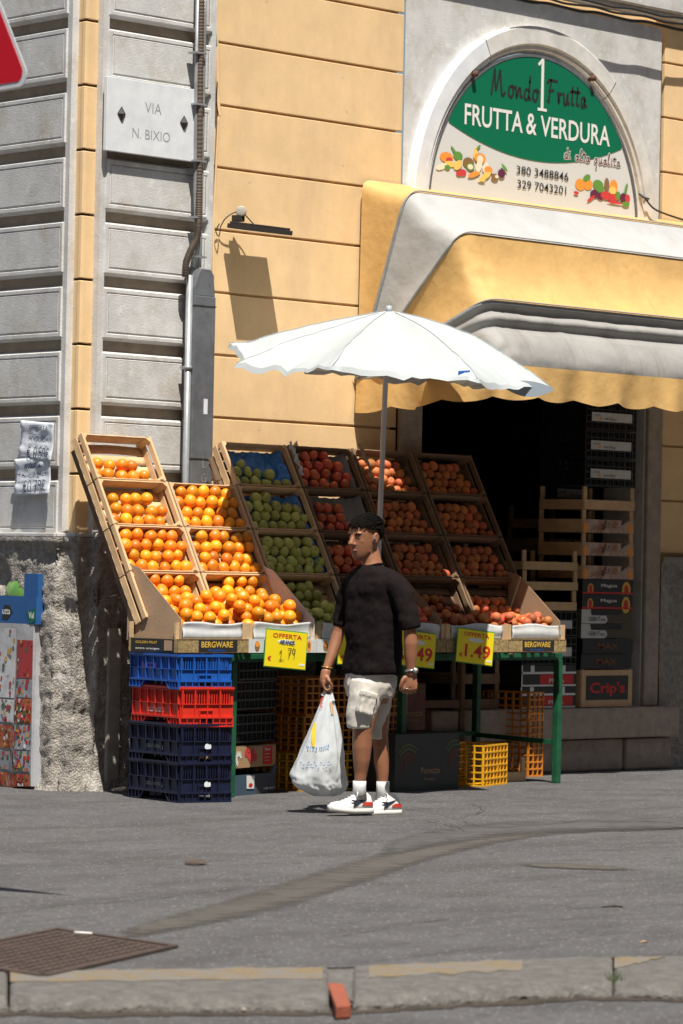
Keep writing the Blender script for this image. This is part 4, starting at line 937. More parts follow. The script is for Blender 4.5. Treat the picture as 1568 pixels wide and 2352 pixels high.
def rows(c, r_, kind, rad, sp, pitch, counts, start=None, two=False):
    x0 = -2.93+CP*c+.03; lab = '%s lying in the %s crate of the column of %s' % (KN[kind], ROWN[r_], COLN[c]); grp = '%s in the %s crate, column of %s' % (PL[kind], ROWN[r_], COLN[c])
    o0 = BASE+Uv*(PITCH*r_)
    for j, n_ in enumerate(counts):
        st = (sp/2 if j % 2 else 0)+(start[j] if start else 0)
        for i in range(n_):
            x = x0+rad+st+i*sp+rnd.uniform(-.012, .012)
            if x > x0+.55: continue
            p = Vector((x, 0, 0))+o0+Uv*(.012+rad+j*pitch+rnd.uniform(-.009, .009))-Nv*(.098-rad-.004*j+rnd.uniform(-.006, .002))+Vector((0, 0, .004))
            who = '%s %s from the left, %s row, %s crate of the %s' % (KN[kind], ORD[i], ['lowest', 'second', 'third', 'highest'][j] if j < 3 or len(counts) > 3 else 'highest', ROWN[r_], COLN[c])
            fruit(kind, p, rad, who, grp); PLACED.append((c, tuple(p), r_))
rows(0, 3, 'orange', .041, .1, .071, [5, 4], [0, -.02]); rows(0, 2, 'orange', .041, .1, .071, [6, 5, 4], [0, 0, .05])
rows(0, 1, 'orange', .043, .098, .068, [6, 6, 6, 6]); rows(1, 2, 'orange', .043, .098, .068, [6, 6, 6, 5], [0, 0, 0, .01]); rows(1, 1, 'orange', .043, .098, .068, [6, 6, 6, 5], [0, 0, 0, .05])
rows(2, 3, 'green_apple', .037, .09, .064, [6, 4, 1], [0, 0, .1]); rows(2, 2, 'green_apple', .040, .09, .062, [6, 6, 6, 2], [0, 0, 0, .05]); rows(2, 1, 'green_apple', .040, .09, .062, [6, 6, 6, 6], [0, 0, .02, .02])
rows(3, 3, 'red_apple', .040, .098, .068, [5, 5, 5, 3], [0, 0, 0, .05]); rows(3, 2, 'red_apple', .040, .098, .068, [4, 3, 3], [0, 0, .05]); rows(3, 1, 'red_apple', .040, .098, .068, [5, 5, 3])
for c in (4, 5):
    for r_ in (1, 2, 3): rows(c, r_, 'peach', .035, .080, .058, [7, 6, 6, 5], [.0, 0, .0, .02])
# heaps in the front trays
def heap(c, kind, rad, lim=0, floor=1.02, ntry=90, maxn=48):
    x0, x1 = -2.93+CP*c+(.02 if c else .055), -2.93+CP*(c+1)-.02; pts = [q for c_i, q, r_i in PLACED if c_i == c and r_i == 0]; npre = len(pts); pr = random.Random(c+11)
    lab = '%s in the heap spilling into the front tray below the %s' % (KN[kind], COLN[c]); grp = '%s heaped in the front tray, column of %s' % (PL[kind], COLN[c])
    fails = 0
    while fails < 5 and len(pts)-npre < maxn:
        best = None
        for t in range(ntry):
            x = pr.uniform(x0+rad, x1-rad); y = pr.uniform(-1.355+rad, -1.0)
            z = floor+rad*.4 if y < -1.02 else 0
            z = max(z, floor+rad*.4, 1.034+(y+1.02)*1.887+rad*2.13)
            for q in pts:
                d2 = (x-q[0])**2+(y-q[1])**2
                if d2 < 4*rad*rad*.92: z = max(z, q[2]+math.sqrt(4*rad*rad*.92-d2))
            top = 1.075+(y+1.36)*.80+lim
            if z < top and (best is None or z-y*.0 < best[2]): best = (x, y, z)
        if best is None: fails += 1
        else: pts.append(best)
    for p in pts[npre:]:
        fx = int(min(2.99, max(0, (p[0]-x0)/(x1-x0)*3))); fy = 0 if p[1] < -1.24 else 1
        wh = '%s in the %s %s of the heap below the %s' % (KN[kind], ['front', 'back'][fy], ['left', 'middle', 'right'][fx], COLN[c])
        fruit(kind, p, rad, wh, '%s in the %s %s of the heap below the %s' % (PL[kind], ['front', 'back'][fy], ['left', 'middle', 'right'][fx], COLN[c]))
rows(0, 0, 'orange', .041, .1, .071, [6, 6, 6, 3], [0, 0, 0, .12]); rows(1, 0, 'orange', .041, .1, .071, [6, 6, 5, 3], [0, 0, .05, .15]); rows(2, 0, 'green_apple', .037, .09, .064, [6, 6, 5, 4]); rows(3, 0, 'red_apple', .040, .098, .068, [5, 5, 4])
for c in (4, 5): rows(c, 0, 'peach', .033, .083, .060, [6, 6, 5])
heap(0, 'orange', .041); heap(1, 'orange', .041, .0); heap(2, 'green_apple', .037); heap(3, 'red_apple', .038); heap(4, 'peach', .034); heap(5, 'peach', .034)
for (x, y, k_) in ((1121, 1416, 'red_apple'), (1146, 1424, 'red_apple'), (1172, 1425, 'red_apple'), (1198, 1424, 'red_apple')):
    p = PS(x, y, -1.27); fruit(k_, p, .042 if x < 1130 else .035, 'bright sunlit red apple on top of the front tray at the right end', 'sunlit red apples at the right end')
print('fruit', fc_)
# blue crinkled lining and torn grey cardboard linings
def lining(c, r_, m_, name, label, q0, q1, amp, depth=.083, x0=.02, x1=.565):
    mb = MB(); o0 = BASE+Uv*(PITCH*r_)+Vector((-2.93+CP*c, 0, 0))
    def fn(u, v):
        x = x0+(x1-x0)*u; q = q0+(q1-q0)*v; e_ = amp*(nz(x*14, q*16, c+r_)+.6*nz(x*33, q*37, r_)); edge = .05*max(0, abs(u-.5)*2-.82)/.18
        return o0+Vector((x, 0, 0))+Uv*(q+(.012*nz(x*20, 0, r_) if v > .9 else 0))-Nv*(depth-edge+e_)
    mb.grid(fn, 60, 36); o = mb.build(name, m_); tag(o, label, 'lining', 'linings in the sloping crates'); return o
lining(2, 3, blue_foil, 'blue_lining', 'crumpled shiny blue lining in the top crate of green apples', .03, .285, .018)
lining(2, 2, blue_foil, 'blue_lining', 'crumpled shiny blue lining in the second crate of green apples', .03, .28, .012)
lining(2, 1, blue_foil, 'blue_lining', 'crumpled shiny blue lining in the third crate of green apples', .03, .28, .012)
for r_ in (3, 2): lining(3, r_, mat('grey_cardboard', (.24, .23, .23), .85), 'cardboard_lining', 'dark grey cardboard lining in the %s crate of red apples' % ROWN[r_], .02, .29, .006)
# torn cardboard sides of the apple box
for i, (x, y, w2, h2, c_l) in enumerate(((662, 1018, .03, .24, 0), (822, 1022, .035, .28, 1))):
    p = PS(x, y, -.60); mb = MB()
    def fn(u, v): return p+Vector((w2*(u-.5)+.012*nz(v*9, i, u), .03*nz(v*6, i, 3), 0))-Uv*h2*v+Nv*(.02+.02*nz(v*8, u*3, i))
    mb.grid(fn, 4, 20); o = mb.build('torn_cardboard', cardboard if c_l else card_white, solid=.003); tag(o, ['torn white cardboard edge between the green and red apple crates', 'torn brown cardboard edge right of the top red apple crate'][i], 'cardboard')
# cardboard dividers between the heaps
for i, (x, m_, lb) in enumerate(((-2.905, cardboard, 'brown triangular cardboard divider at the left end of the orange heap'), (-1.735, card_white, 'pale triangular cardboard divider between oranges and green apples'),
                     (-.535, cardboard, 'triangular cardboard divider behind the man in black'), (.668, cardboard, 'triangular cardboard divider at the right end of the peaches'))):
    mb = MB(); pr_ = [(-1.375, .94), (-.93, .94), (-.925, 1.40), (-1.02, 1.37), (-1.375, 1.075)]
    mb.add([(x+.012*(z-1), y, z) for y, z in pr_]+[(x+.005+.012*(z-1), y, z) for y, z in pr_], [(0, 1, 2, 3, 4), (9, 8, 7, 6, 5)]+[(j, 5+j, 5+(j+1) % 5, (j+1) % 5) for j in range(5)])
    o = mb.build('cardboard_divider', m_); tag(o, lb, 'divider', 'cardboard dividers between the heaps')
for n_ in set(bpy.data.objects.keys())-before:
    o = bpy.data.objects[n_]
    if o.parent is None: o.location = o.location+SH
# price cards
def price(c4, Y, label, lines, hw=None):
    c = [PY(x, y, Y) for x, y in c4]; rt = c[2]-c[3]; up = c[0]-c[3]; fr = frame(c[3], rt, up); W2, H2 = rt.length, up.length
    S = empty('price_card', c[3], 0, label, 'price card', 'yellow price cards along the table'); S.rotation_euler = fr.to_euler()
    mb = MB(); mb.box(-.004, W2+.004, -.004, H2+.004, -.002, .0); mb.build('card_edge', green_edge, S)
    mb = MB(); mb.box(.002, W2-.002, .002, H2-.002, .0, .002); mb.build('card', yel_p, S)
    I = Matrix.Translation((0, 0, .0025)); mb = MB(); mb.text('OFFERTA', I, .16*W2, .80*H2, .70*W2, .12*H2, 0, .012, .001)
    mb.build('red_heading', red_p, S)
    mb = MB(); mb.plate([(W2*(.5+.21*math.cos(a)), H2*(.70+.065*math.sin(a))) for a in (2*math.pi*i/20 for i in range(20))], .0035); mb.box(.84*W2, .97*W2, .09*H2, .15*H2, .002, .003); mb.build('white_field', white_p, S)
    if hw == 'hand':
        I2 = Matrix.Translation((0, 0, .0045)); mb = MB(); write(mb, list('ARANCE'), I2, .33*W2, .655*H2, .36*W2, .085*H2, .005); mb.build('handwriting', navy_p, S)
        mb = MB(); write(mb, list('1.'), I2, .34*W2, .2*H2, .12*W2, .26*H2, .005); write(mb, list('79'), I2, .54*W2, .28*H2, .18*W2, .26*H2, .005); mb.build('handwritten_price', black_p, S)
        mb = MB(); mb.text('€', I, .06*W2, .16*H2, .09*W2, .13*H2, 0, .01, .001); mb.build('euro_mark', red_p, S)
    else:
        mb = MB(); mb.text('1.49', I, .22*W2, .17*H2, .70*W2, .40*H2, 0, .02, .001); mb.build('printed_price', red_p, S)
        mb = MB(); mb.text('€', I, .07*W2, .16*H2, .10*W2, .13*H2, 0, .01, .001); mb.build('euro_mark', red_p, S)
price([(611, 1444), (703, 1453), (700, 1538), (606, 1529)], -1.405+SY, 'bright yellow OFFERTA ARANCE price card reading 1,79', 0, 'hand')
price([(778, 1448), (864, 1456), (861, 1532), (775, 1524)], -1.405+SY, 'yellow price card almost wholly hidden behind the man in black', 0)
price([(917, 1446), (997, 1453), (996, 1535), (914, 1526)], -1.405+SY, 'yellow 1.49 price card partly hidden by the left arm of the man', 0)
price([(1048, 1441), (1131, 1449), (1129, 1529), (1046, 1518)], -1.405+SY, 'yellow 1.49 price card with one sunlit edge at the right', 0)
before = set(bpy.data.objects.keys())

# ---------------------------------------------------------------- plastic crates
def plastic(name, W, Dp, H, m_, loc, rz, label, style='stack', rx=0, text=None, group=None, cat='crate', end=False):
    S = empty(name, loc, rz, label, cat, group); t = .012
    if end: S.rotation_euler = end
    walls = [((0, 0), (1, 0), W), ((W, 0), (0, 1), Dp), ((W, Dp), (-1, 0), W), ((0, Dp), (0, -1), Dp)]
    for wi, (o_, d_, L) in enumerate(walls):
        mb = MB(); d3 = Vector((d_[0], d_[1], 0)); n3 = Vector((d_[1], -d_[0], 0)); M_ = Matrix((d3, -n3, Vector((0, 0, 1)))).transposed().to_4x4(); M_.translation = Vector((o_[0], o_[1], 0)); mb.M = M_
        e_ = .0006*(wi % 2)
        if style == 'stack':
            foot = wi in (1, 3) or True
            lo = .24*H; c0, c1 = (.22*L, .82*L) if L > .5 else (L, L)
            mb.box(0, L, -.008, t, H-.014-e_, H-e_); mb.box(0, L, -.004, t, H*.90, H*.92)
            mb.box(.004, L-.004, -.006, t, H*.56, H*.575); mb.box(.004, L-.004, -.006, t, lo-.006, lo+.006)
            mb.box(.002, L-.002, .004, t-.002, lo+.006, H*.56)
            nb = int(L/.018)
            for i in range(nb):
                x = .01+(L-.02)*i/nb
                if (i % 5) in (0,): mb.box(x, x+.009, -.0055, t-.001, H*.575, H-.014)
                else: mb.box(x, x+.006, .004, t-.001, H*.575, H-.014)
                if i % 5 == 0: mb.box(x+.001, x+.008, -.0052, t-.003, lo+.006, H*.56)
            if c0 < L:     # cut away foot on the long side
                for a, b in ((0, c0), (c1, L)):
                    mb.box(a, b, -.005, t-.001, 0, .010); nn_ = int((b-a)/.045)+1
                    for i in range(nn_+1): x = a+(b-a-.006)*i/max(1, nn_); mb.box(x, x+.006, -.004, t-.002, .010, lo-.006)
                    mb.box(a, b, .005, t-.003, .010, lo-.006)
                sgn = c0+.05; mb.prism([(c0, 0), (c0+.008, 0), (c0+.05, lo-.006), (c0+.04, lo-.006)], -.004, t); mb.prism([(c1-.008, 0), (c1, 0), (c1-.04, lo-.006), (c1-.05, lo-.006)], -.004, t)
            else:
                mb.box(0, L, -.005, t-.001, 0, .010); nn_ = int(L/.045)
                for i in range(nn_+1): x = (L-.006)*i/nn_; mb.box(x, x+.006, -.004, t-.002, .010, lo-.006)
                mb.box(0, L*.36, .005, t-.003, .010, lo-.006); mb.box(L*.62, L, .005, t-.003, .010, lo-.006)
                # handle surround
                mb.box(L*.36, L*.62, -.005, t-.002, H*.40, H*.43); mb.box(L*.36, L*.375, -.005, t-.002, H*.28, H*.40); mb.box(L*.605, L*.62, -.005, t-.002, H*.28, H*.40)
        else:          # open lattice
            nr = max(3, int(H/.045)); nc = max(3, int(L/.06))
            for i in range(nr+1): z = (H-.012)*i/nr; mb.box(0, L, -.004, t-.002, z+e_, z+.010-e_)
            for i in range(nc+1): x = (L-.010)*i/nc; mb.box(x, x+.009, -.0035, t-.0025, .002, H-.002)
            if style == 'fine':
                for i in range(nc*3): x = (L-.006)*(i+.5)/(nc*3); mb.box(x, x+.004, .0, t-.004, .003, H-.003)
        mb.build('wall', m_, S)
    mb = MB()
    for i in range(int(W/.04)): mb.box(.012+i*.04, .03+i*.04, .012, Dp-.012, .004, .009)
    for i in range(int(Dp/.05)): mb.box(.012, W-.012, .014+i*.05, .026+i*.05, .001, .0035)
    mb.build('crate_floor', m_, S)
    if text:      # stencilled name on the long left side, upside down as on stacked crates
        fr3 = frame((-.004, .28*0+Dp*.5, H*.40), (0, 1, 0), (0, 0, -1)) ; mb = MB(); mb.text(text[0], frame((-.0005, 0, H*.46), (0, 1, 0), (0, 0, -1)), Dp*.33, -.0, Dp*.34, .028, 0, .01, -.0015); mb.build('lettering', text[1], S)
    return S
SW, SD = .36, .575; srz = R(-15); sc = Vector((-3.02, -1.49, 0))
zl = [0, .225, .435, .672]; hh = [.225, .22, .245, .20]
for z, h_, m_, tx, lb in ((0, .24, navy_pl, ('Unionfrutta', mat('faded_print', (.30, .30, .27), .7)), 'dark navy plastic crate at the very bottom of the corner stack'), (.222, .24, navy_pl, ('Unionfrutta', MATS['faded_print']), 'dark navy plastic crate second from the ground in the corner stack'),
                          (.444, .235, red_pl, ('LIDO FRUTTA', white_p), 'red plastic crate in the corner stack, between blue and navy crates'), (.664, .205, blue_pl, None, 'bright blue plastic crate on top of the corner stack')):
    off = Vector((rnd.uniform(-.008, .008), rnd.uniform(-.008, .008), z))
    o = plastic('plastic_crate', SW, SD, h_, m_, sc+off, srz+R(rnd.uniform(-1, 1)), lb, 'stack', 0, tx, 'stacked plastic crates at the left corner of the stall')
    if m_ is navy_pl:
        mb = MB(); mb.plate([(.0, .004), (.014, .001), (.040, .003), (.043, .016), (.039, .029), (.030, .026), (.018, .033), (.004, .030), (-.002, .016)], .002)
        q = mb.build('torn_label', paper, o); q.matrix_basis = frame((.17, -.008, h_*.38), (1, 0, 0), (0, 0, 1))
    if m_ is blue_pl:
        mb = MB(); mb.text('BACCHI', frame((-.0005, 0, .115), (0, -1, 0), (0, 0, 1)), -SD*.75, 0, .17, .035, 0, .02, .002); mb.build('lettering', mat('purple_print', (.12, .05, .25), .6), o)

# ---------------------------------------------------------------- boxes under the table
def carton(name, W, Dp, H, loc, rz, m_, label, cat='box', group=None, open_top=True, deco=None, t=.006):
    S = empty(name, loc, rz, label, cat, group); mb = MB()
    mb.box(0, W, 0, t, 0, H); mb.box(0, W, Dp-t, Dp, 0, H); mb.box(0, t, t, Dp-t, 0, H); mb.box(W-t, W, t, Dp-t, 0, H); mb.box(t, W-t, t, Dp-t, .001, t)
    if not open_top: mb.box(t, W-t, t, Dp-t, H-t, H-.001)
    mb.build('box_walls', m_, S)
    if deco: deco(S, W, Dp, H)
    return S
c0 = Vector((-2.235, -1.20, 0)); cz = R(17)
def d1(S, W, Dp, H):
    mb = MB(); mb.box(.3, W, -.0015, 0, .0, H); mb.build('dark_panel', mat('slate_print', (.05, .06, .075), .6), S)
    mb = MB(); mb.plate([(.17, .04), (.27, .035), (.275, H-.01), (.165, H-.005)], .001); q = mb.build('white_label', white_p, S); q.matrix_basis = XZ((0, -.003, 0))
    fr = XZ((0, -.003, 0)); mb = MB(); mb.text('WE', fr, .40, .025, .035, .012, 0, .01, .001); mb.text('TOMATOES', fr, .465, .025, .10, .012, 0, .01, .001); disc(mb, .45, .031, .009, .009, 0, -.004); mb.build('white_lettering', white_p, S)
    mb = MB(); disc(mb, .22, .06, .028, .012, 0, -.0055); mb.build('red_logo', red_p, S)
    mb = MB(); mb.add([(.5, .0, H), (W, .0, H), (W, .0, H+.05), (.55, .0, H+.045)], [(0, 1, 2, 3)]); mb.build('raised_flap', mat('slate_blue_box', (.05, .09, .14), .6), S, solid=.005)
carton('tomato_box', .58, .4, .125, c0, cz, mat('slate_blue_box', (.05, .09, .14), .6), 'slate blue cardboard tomato box lying on the ground behind the front left table leg', deco=d1)
def d2(S, W, Dp, H):
    mb = MB(); mb.box(.40, .53, -.002, 0, .01, H-.005); mb.build('red_panel', red_p, S)
    fr = XZ((0, -.002, 0)); mb = MB(); mb.text('Nature', fr, .42, .095, .08, .02, 0, .01, .001)
    for z in (.07, .05, .03): mb.text('pomodori', fr, .42, z, .07, .008, 0, .01, .001)
    mb.build('white_lettering', white_p, S)
    mb = MB()
    for i, (x, z, r2) in enumerate(((.17, .09, .026), (.21, .07, .026), (.26, .09, .026), (.235, .05, .028), (.29, .06, .025), (.20, .11, .02))): disc(mb, x, z, r2, r2, 0, -.002-.0004*i)
    mb.build('tomato_print', fc[2], S)
    mb = MB()
    for i in range(11): a = math.pi*(.1+i/8); disc(mb, .06+.035*math.cos(a), .055+.035*math.sin(a), .018, .006, 0, -.002-.0003*i, a)
    mb.build('flower_print', white_p, S)
    mb = MB()
    for i in range(16): mb.box(.01+i*.036, .028+i*.036, .0005, .006, H, H+.008)
    mb.build('scalloped_edge', cardboard, S)
carton('tomato_box', .58, .4, .125, c0+Vector((.0, .005, .168)), cz, mat('brown_carton', (.42, .27, .14), .7), 'brown tomato box with tomato print on top of the slate blue box', deco=d2)
for k, z in enumerate((.32, .52, .70)): plastic('plastic_crate', .58, .4, .175, black_pl, c0+Vector((-.01+.02*k, .01, z)), cz+R(k), ['black lattice crate resting on the brown tomato box', 'black lattice crate in the middle of the stack under the table', 'topmost black lattice crate just below the table edge'][k], 'fine', group='black lattice crates under the table')
# dark boxes with ring prints
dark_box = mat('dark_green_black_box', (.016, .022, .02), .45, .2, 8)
rings = [mat('ring_green', (.10, .11, .03), .6), mat('ring_red', (.16, .03, .015), .6)]
def d3(S, W, Dp, H):
    mb = MB()
    for j, (cx_, cz_) in enumerate(((.14, H*.45), (W-.04, H*.5))):
        for i, r2 in enumerate((.035, .065, .10, .125)):
            for k in range(14):
                a0, a1 = [-math.pi/2*(-1 if i > 1 else -.2)+math.pi*(1.2 if i < 2 else .55)*kk/14-(.8 if i > 1 else 0) for kk in (k, k+1)]
                q = [(cx_+rr_*math.cos(a), -.0015, cz_+rr_*math.sin(a)) for a, rr_ in ((a0, r2), (a1, r2), (a1, r2+.012), (a0, r2+.012))]
                if all(.0 < p[0] < W and 0 < p[2] < H for p in q): mb.add(q, [(0, 1, 2, 3)], i < 2)
    mb.build('ring_print', rings, S)
    fr = XZ((0, -.002, 0)); mb = MB(); mb.text('Pienezza', fr, .27, H*.30, .20, .04, 0, .0, .001); mb.text('frutta', fr, .3, H*.18, .12, .02, 0, 0, .001); mb.build('faded_lettering', MATS['brown_carton'], S)
carton('fruit_carton', .68, .42, .36, Vector((-.985, -1.40, 0)), R(4), dark_box, 'large dark carton with faint ring prints on the ground right of the man', deco=d3, open_top=False)
carton('fruit_carton', .50, .35, .30, Vector((-.74, -1.02, .362)), R(2), mat('dark_red_box', (.12, .02, .012), .5), 'dark red carton with ring print stacked on the large dark carton', deco=d3, open_top=False)
def floor_x(px, Y): return PY(px, 1800, Y).x
for k in range(3):
    plastic('plastic_crate', floor_x(905, -.95)-floor_x(668, -.95), .4, .235, orange_pl if k else yellow_pl, Vector((floor_x(668, -.95)+.01*k, -1.06, .236*k)), R(0), ['yellow lattice crate on the ground behind the plastic bag', 'orange lattice crate in the middle of the stack behind the man', 'top orange lattice crate of the stack behind the man'][k], 'lattice', group='orange lattice crates behind the man')
plastic('plastic_crate', .46, .30, .27, yellow_pl, Vector((.014, -1.29, 0)), R(20), 'small sunlit yellow lattice crate on the ground beside the right table leg', 'lattice')
# tall crate on its end
xe = floor_x(1214, -.62)
plastic('plastic_crate', .17, .40, .58, orange_pl, Vector((xe, -.66, .0)), R(3), 'tall orange lattice crate standing on its end under the table', 'lattice')
# small wooden boxes
def slat_crate(W, Dp, H, loc, rz, label, m_=wood_dark, band=None, group=None, nb=2, deco=None, board=.4):
    S = empty('wooden_crate', loc, rz, label, 'crate', group)
    for x in (0, W-.04):
        for y in (0, Dp-.02): mb = MB(); mb.box(x, x+.04, y+.007, y+.02, 0, H); mb.build('corner_post', m_, S)
    bh = H*board
    for a, b in ((0, .006), (Dp, Dp+.006)): mb = MB(); mb.box(0, W, a, b, 0, bh); mb.build('long_board', band or m_, S)
    for x in (-.006, W): mb = MB(); mb.box(x, x+.006, .006, Dp, 0, bh); mb.build('short_board', m_, S)
    mb = MB()
    for i in range(3): mb.box(.0, W, .01+i*Dp/3, Dp/3*(i+.85), .002, .007)
    mb.build('base', m_, S)
    if deco: deco(S, W, Dp, H)
    return S
slat_crate(.46, .28, .16, Vector((.35, -1.0, 0)), 0, 'small pale wooden crate on the ground behind the yellow crate', wood)

for n_ in set(bpy.data.objects.keys())-before:
    o = bpy.data.objects[n_]
    if o.parent is None: o.location = o.location+SH
# ---------------------------------------------------------------- stacks on the sill
def YZ(px, py): p = PY(px, py, -.12); return p
XR0 = PY(1337, 1450, -.12).x; XR1 = PY(1455, 1450, -.12).x; XL0 = PY(1202, 1450, -.12).x; XL1 = PY(1327, 1450, -.12).x; WR = XR1-XR0-.01; WLc = XL1-XL0
zz = lambda y: PY(1395, y, -.12).z
G = 'stacked boxes on the right of the sill'
def stack(x, W, items, Y=-.12, Dp=.4, z=.455):
    for name, h_, fn_, lb in items:
        fn_(Vector((x+rnd.uniform(-.008, .008), Y+rnd.uniform(-.0, .01), z)), W, Dp, h_-.004, lb); z += h_
def b_crips(p, W, Dp, h_, lb):
    def dd(S, W, Dp, H):
        mb = MB(); mb.box(.05, W-.05, -.003, 0, .05, H-.045); mb.build('dark_panel', dark_box, S)
        mb = MB(); mb.text("Crip's", XZ((0, -.003, 0)), .09, .075, W-.18, H*.38, 0, .03, .001); mb.build('red_lettering', red_p, S)
    S = slat_crate(W, Dp, h_, p, 0, lb, wood, deco=dd, board=.98)
def b_word(word, wm, bm, x0, x1, z0, z1, extra=None):
    def f(p, W, Dp, h_, lb):
        def dd(S, W, Dp, H):
            mb = MB(); mb.text(word, XZ((0, -.001, 0)), x0*W, z0*H, (x1-x0)*W, (z1-z0)*H, 0, .015, .001); mb.build('lettering', wm, S)
            if extra: extra(S, W, Dp, H)
        carton('fruit_carton', W, Dp, h_, p, 0, bm, lb, deco=dd, group=G)
    return f
def ex_mag(S, W, Dp, H):
    mb = MB(); mb.box(0, W, -.002, 0, .0, .012); disc(mb, .09, H*.35, .022, .028, 0, -.003); disc(mb, W-.08, H*.28, .025, .035, 0, -.004); mb.build('red_print', red_p, S)
    mb = MB(); disc(mb, .09, H*.35, .034, .038, 0, -.0015); disc(mb, W-.08, H*.28, .05, .06, 0, -.0015); mb.build('sun_print', gold_p, S)
def ex_geb(S, W, Dp, H):
    mb = MB(); mb.prism([(0, 0), (.27*1, 0), (.30, H*.25), (.28, H*.55), (.11, H*.58), (.10, H), (0, H)], -.0025, -.0005); mb.build('white_panel', card_white, S)
    mb = MB(); mb.text('GEBUT', XZ((0, -.003, 0)), .08, H*.18, .13, H*.30, 0, .01, .001); mb.text('bio', XZ((0, -.003, 0)), .22, H*.18, .05, H*.2, 0, .01, .001); mb.build('dark_lettering', black_p, S)
    mb = MB(); mb.box(.11, W-.12, -.002, -.0005, H*.62, H*.95); mb.build('hand_slot', black_p, S)
fruitband = mat('fruit_printed_board', (.36, .16, .08), .6, 0, 9, col2=(.55, .50, .44)); add_layer(fruitband, (.08, .02, .02), 7, .58, .62)
def b_band(p, W, Dp, h_, lb):
    def dd(S, W, Dp, H):
        mb = MB(); mb.text('produce', XZ((0, -.001, 0)), .2*W, .18*H, .55*W, .14*H, 0, .0, .001, .3); mb.build('lettering', mat('faded_grey', (.2, .17, .16), .7), S)
        mb = MB(); disc(mb, W*.93, H*.22, .03, .04, 0, -.002); disc(mb, W*.05, H*.22, .03, .04, 0, -.002); mb.build('fruit_print', fc[0], S)
    slat_crate(W, Dp, h_, p, 0, lb, wood if p.y < .1 else wood_dark, fruitband, G, deco=dd, board=.58)  # back stack switches to dark wood, its deep shade put into the colour
def b_plain(p, W, Dp, h_, lb): slat_crate(W, Dp, h_, p, 0, lb, wood if p.y < .1 else wood_dark, None, G, board=.42)  # same darker wood imitating shade for crates at the back
def b_black(p, W, Dp, h_, lb):
    S = plastic('plastic_crate', W, Dp, h_, black_pl, p, 0, lb, 'fine', group=G)
    mb = MB(); mb.box(.06, W-.06, -.008, -.005, h_*.30, h_*.62); mb.build('paper_label', card_white, S)
    mb = MB(); mb.text('varieta', XZ((0, -.0085, 0)), .2, h_*.36, .14, h_*.09, 0, .0, .001); mb.text('EXTRA', XZ((0, -.0085, 0)), .09, h_*.48, .07, h_*.06, 0, 0, .001); mb.build('label_print', black_p, S)
    mb = MB(); disc(mb, .16, h_*.40, .014, .01, 0, -.0095); mb.build('label_logo', fc[0], S)
brown_b = mat('dull_brown_carton', (.10, .08, .05), .8)
stack(XR0, WR, [('c', .27, b_crips, "wooden crate with a red Crip's panel at the bottom of the right stack"),
  ('m', .108, b_word('MAX', mat('brown_print', (.22, .09, .04), .7), black_pl, .30, .70, .30, .70), 'lower of the two black MAX cartons in the right stack'), ('m', .108, b_word('MAX', MATS['brown_print'], black_pl, .30, .70, .30, .70), 'upper of the two black MAX cartons in the right stack'),
  ('g', .104, b_word('g', black_p, brown_b, .6, .62, .3, .4, ex_geb), 'lower of the two white cornered GEBUT cartons'), ('g', .104, b_word('g', black_p, brown_b, .6, .62, .3, .4, ex_geb), 'upper of the two white cornered GEBUT cartons'),
  ('a', .106, b_word('Magua', white_p, black_pl, .36, .68, .40, .70, ex_mag), 'lower of the two black Magua cartons with sun print'), ('a', .106, b_word('Magua', white_p, black_pl, .36, .68, .40, .70, ex_mag), 'upper of the two black Magua cartons with sun print'),
  ('b', .163, b_band, 'lowest of the three fruit printed wooden crates above the Magua cartons'), ('b', .163, b_band, 'middle of the three fruit printed wooden crates above the Magua cartons'), ('b', .163, b_band, 'highest of the three fruit printed wooden crates above the Magua cartons'),
  ('w', .165, b_plain, 'plain wooden crate between printed crates and black crates'),
  ('k', .20, b_black, 'lowest black crate with a white label near the awning'), ('k', .20, b_black, 'second black crate from below with a white label near the awning'), ('k', .20, b_black, 'third black crate from below with a white label near the awning'), ('k', .20, b_black, 'highest black crate with a white label tucked under the awning')])
def ex_wr(S, W, Dp, H):
    mb = MB(); mb.box(.0, W, -.002, 0, 0, .012); mb.box(0, W, -.002, 0, H-.06, H-.045); mb.box(.0, .012, -.002, 0, .012, H); mb.box(.1, .14, -.002, 0, H-.045, H); mb.box(W-.16, W-.12, -.002, 0, H-.045, H); mb.build('white_print', white_p, S)
    mb = MB(); mb.box(W*.33, W*.95, -.0025, 0, .016, H-.065); mb.build('red_panel', red_p, S)
    mb = MB(); mb.text('PERA', XZ((0, -.003, 0)), W*.5, .024, W*.28, .03, 0, .01, .001); mb.build('white_lettering', white_p, S)
stack(XL0, WLc, [('p', .15, b_word('p', black_p, dark_box, .1, .12, .1, .2, ex_wr), 'lower dark carton with white bars and red panel on the sill'), ('p', .15, b_word('p', black_p, dark_box, .1, .12, .1, .2, ex_wr), 'upper dark carton with white bars and red panel on the sill'),
  ('k', .20, b_black, 'black crate directly above the two red panelled cartons'), ('k', .18, b_black, 'black crate just below the three pale wooden crates'),
  ('w', .14, b_plain, 'lowest of the three pale wooden crates left of the Magua cartons'), ('w', .14, b_plain, 'middle of the three pale wooden crates left of the Magua cartons'), ('w', .14, b_plain, 'highest of the three pale wooden crates left of the Magua cartons')], Y=-.11)
xb = PY(1262, 1100, .35).x
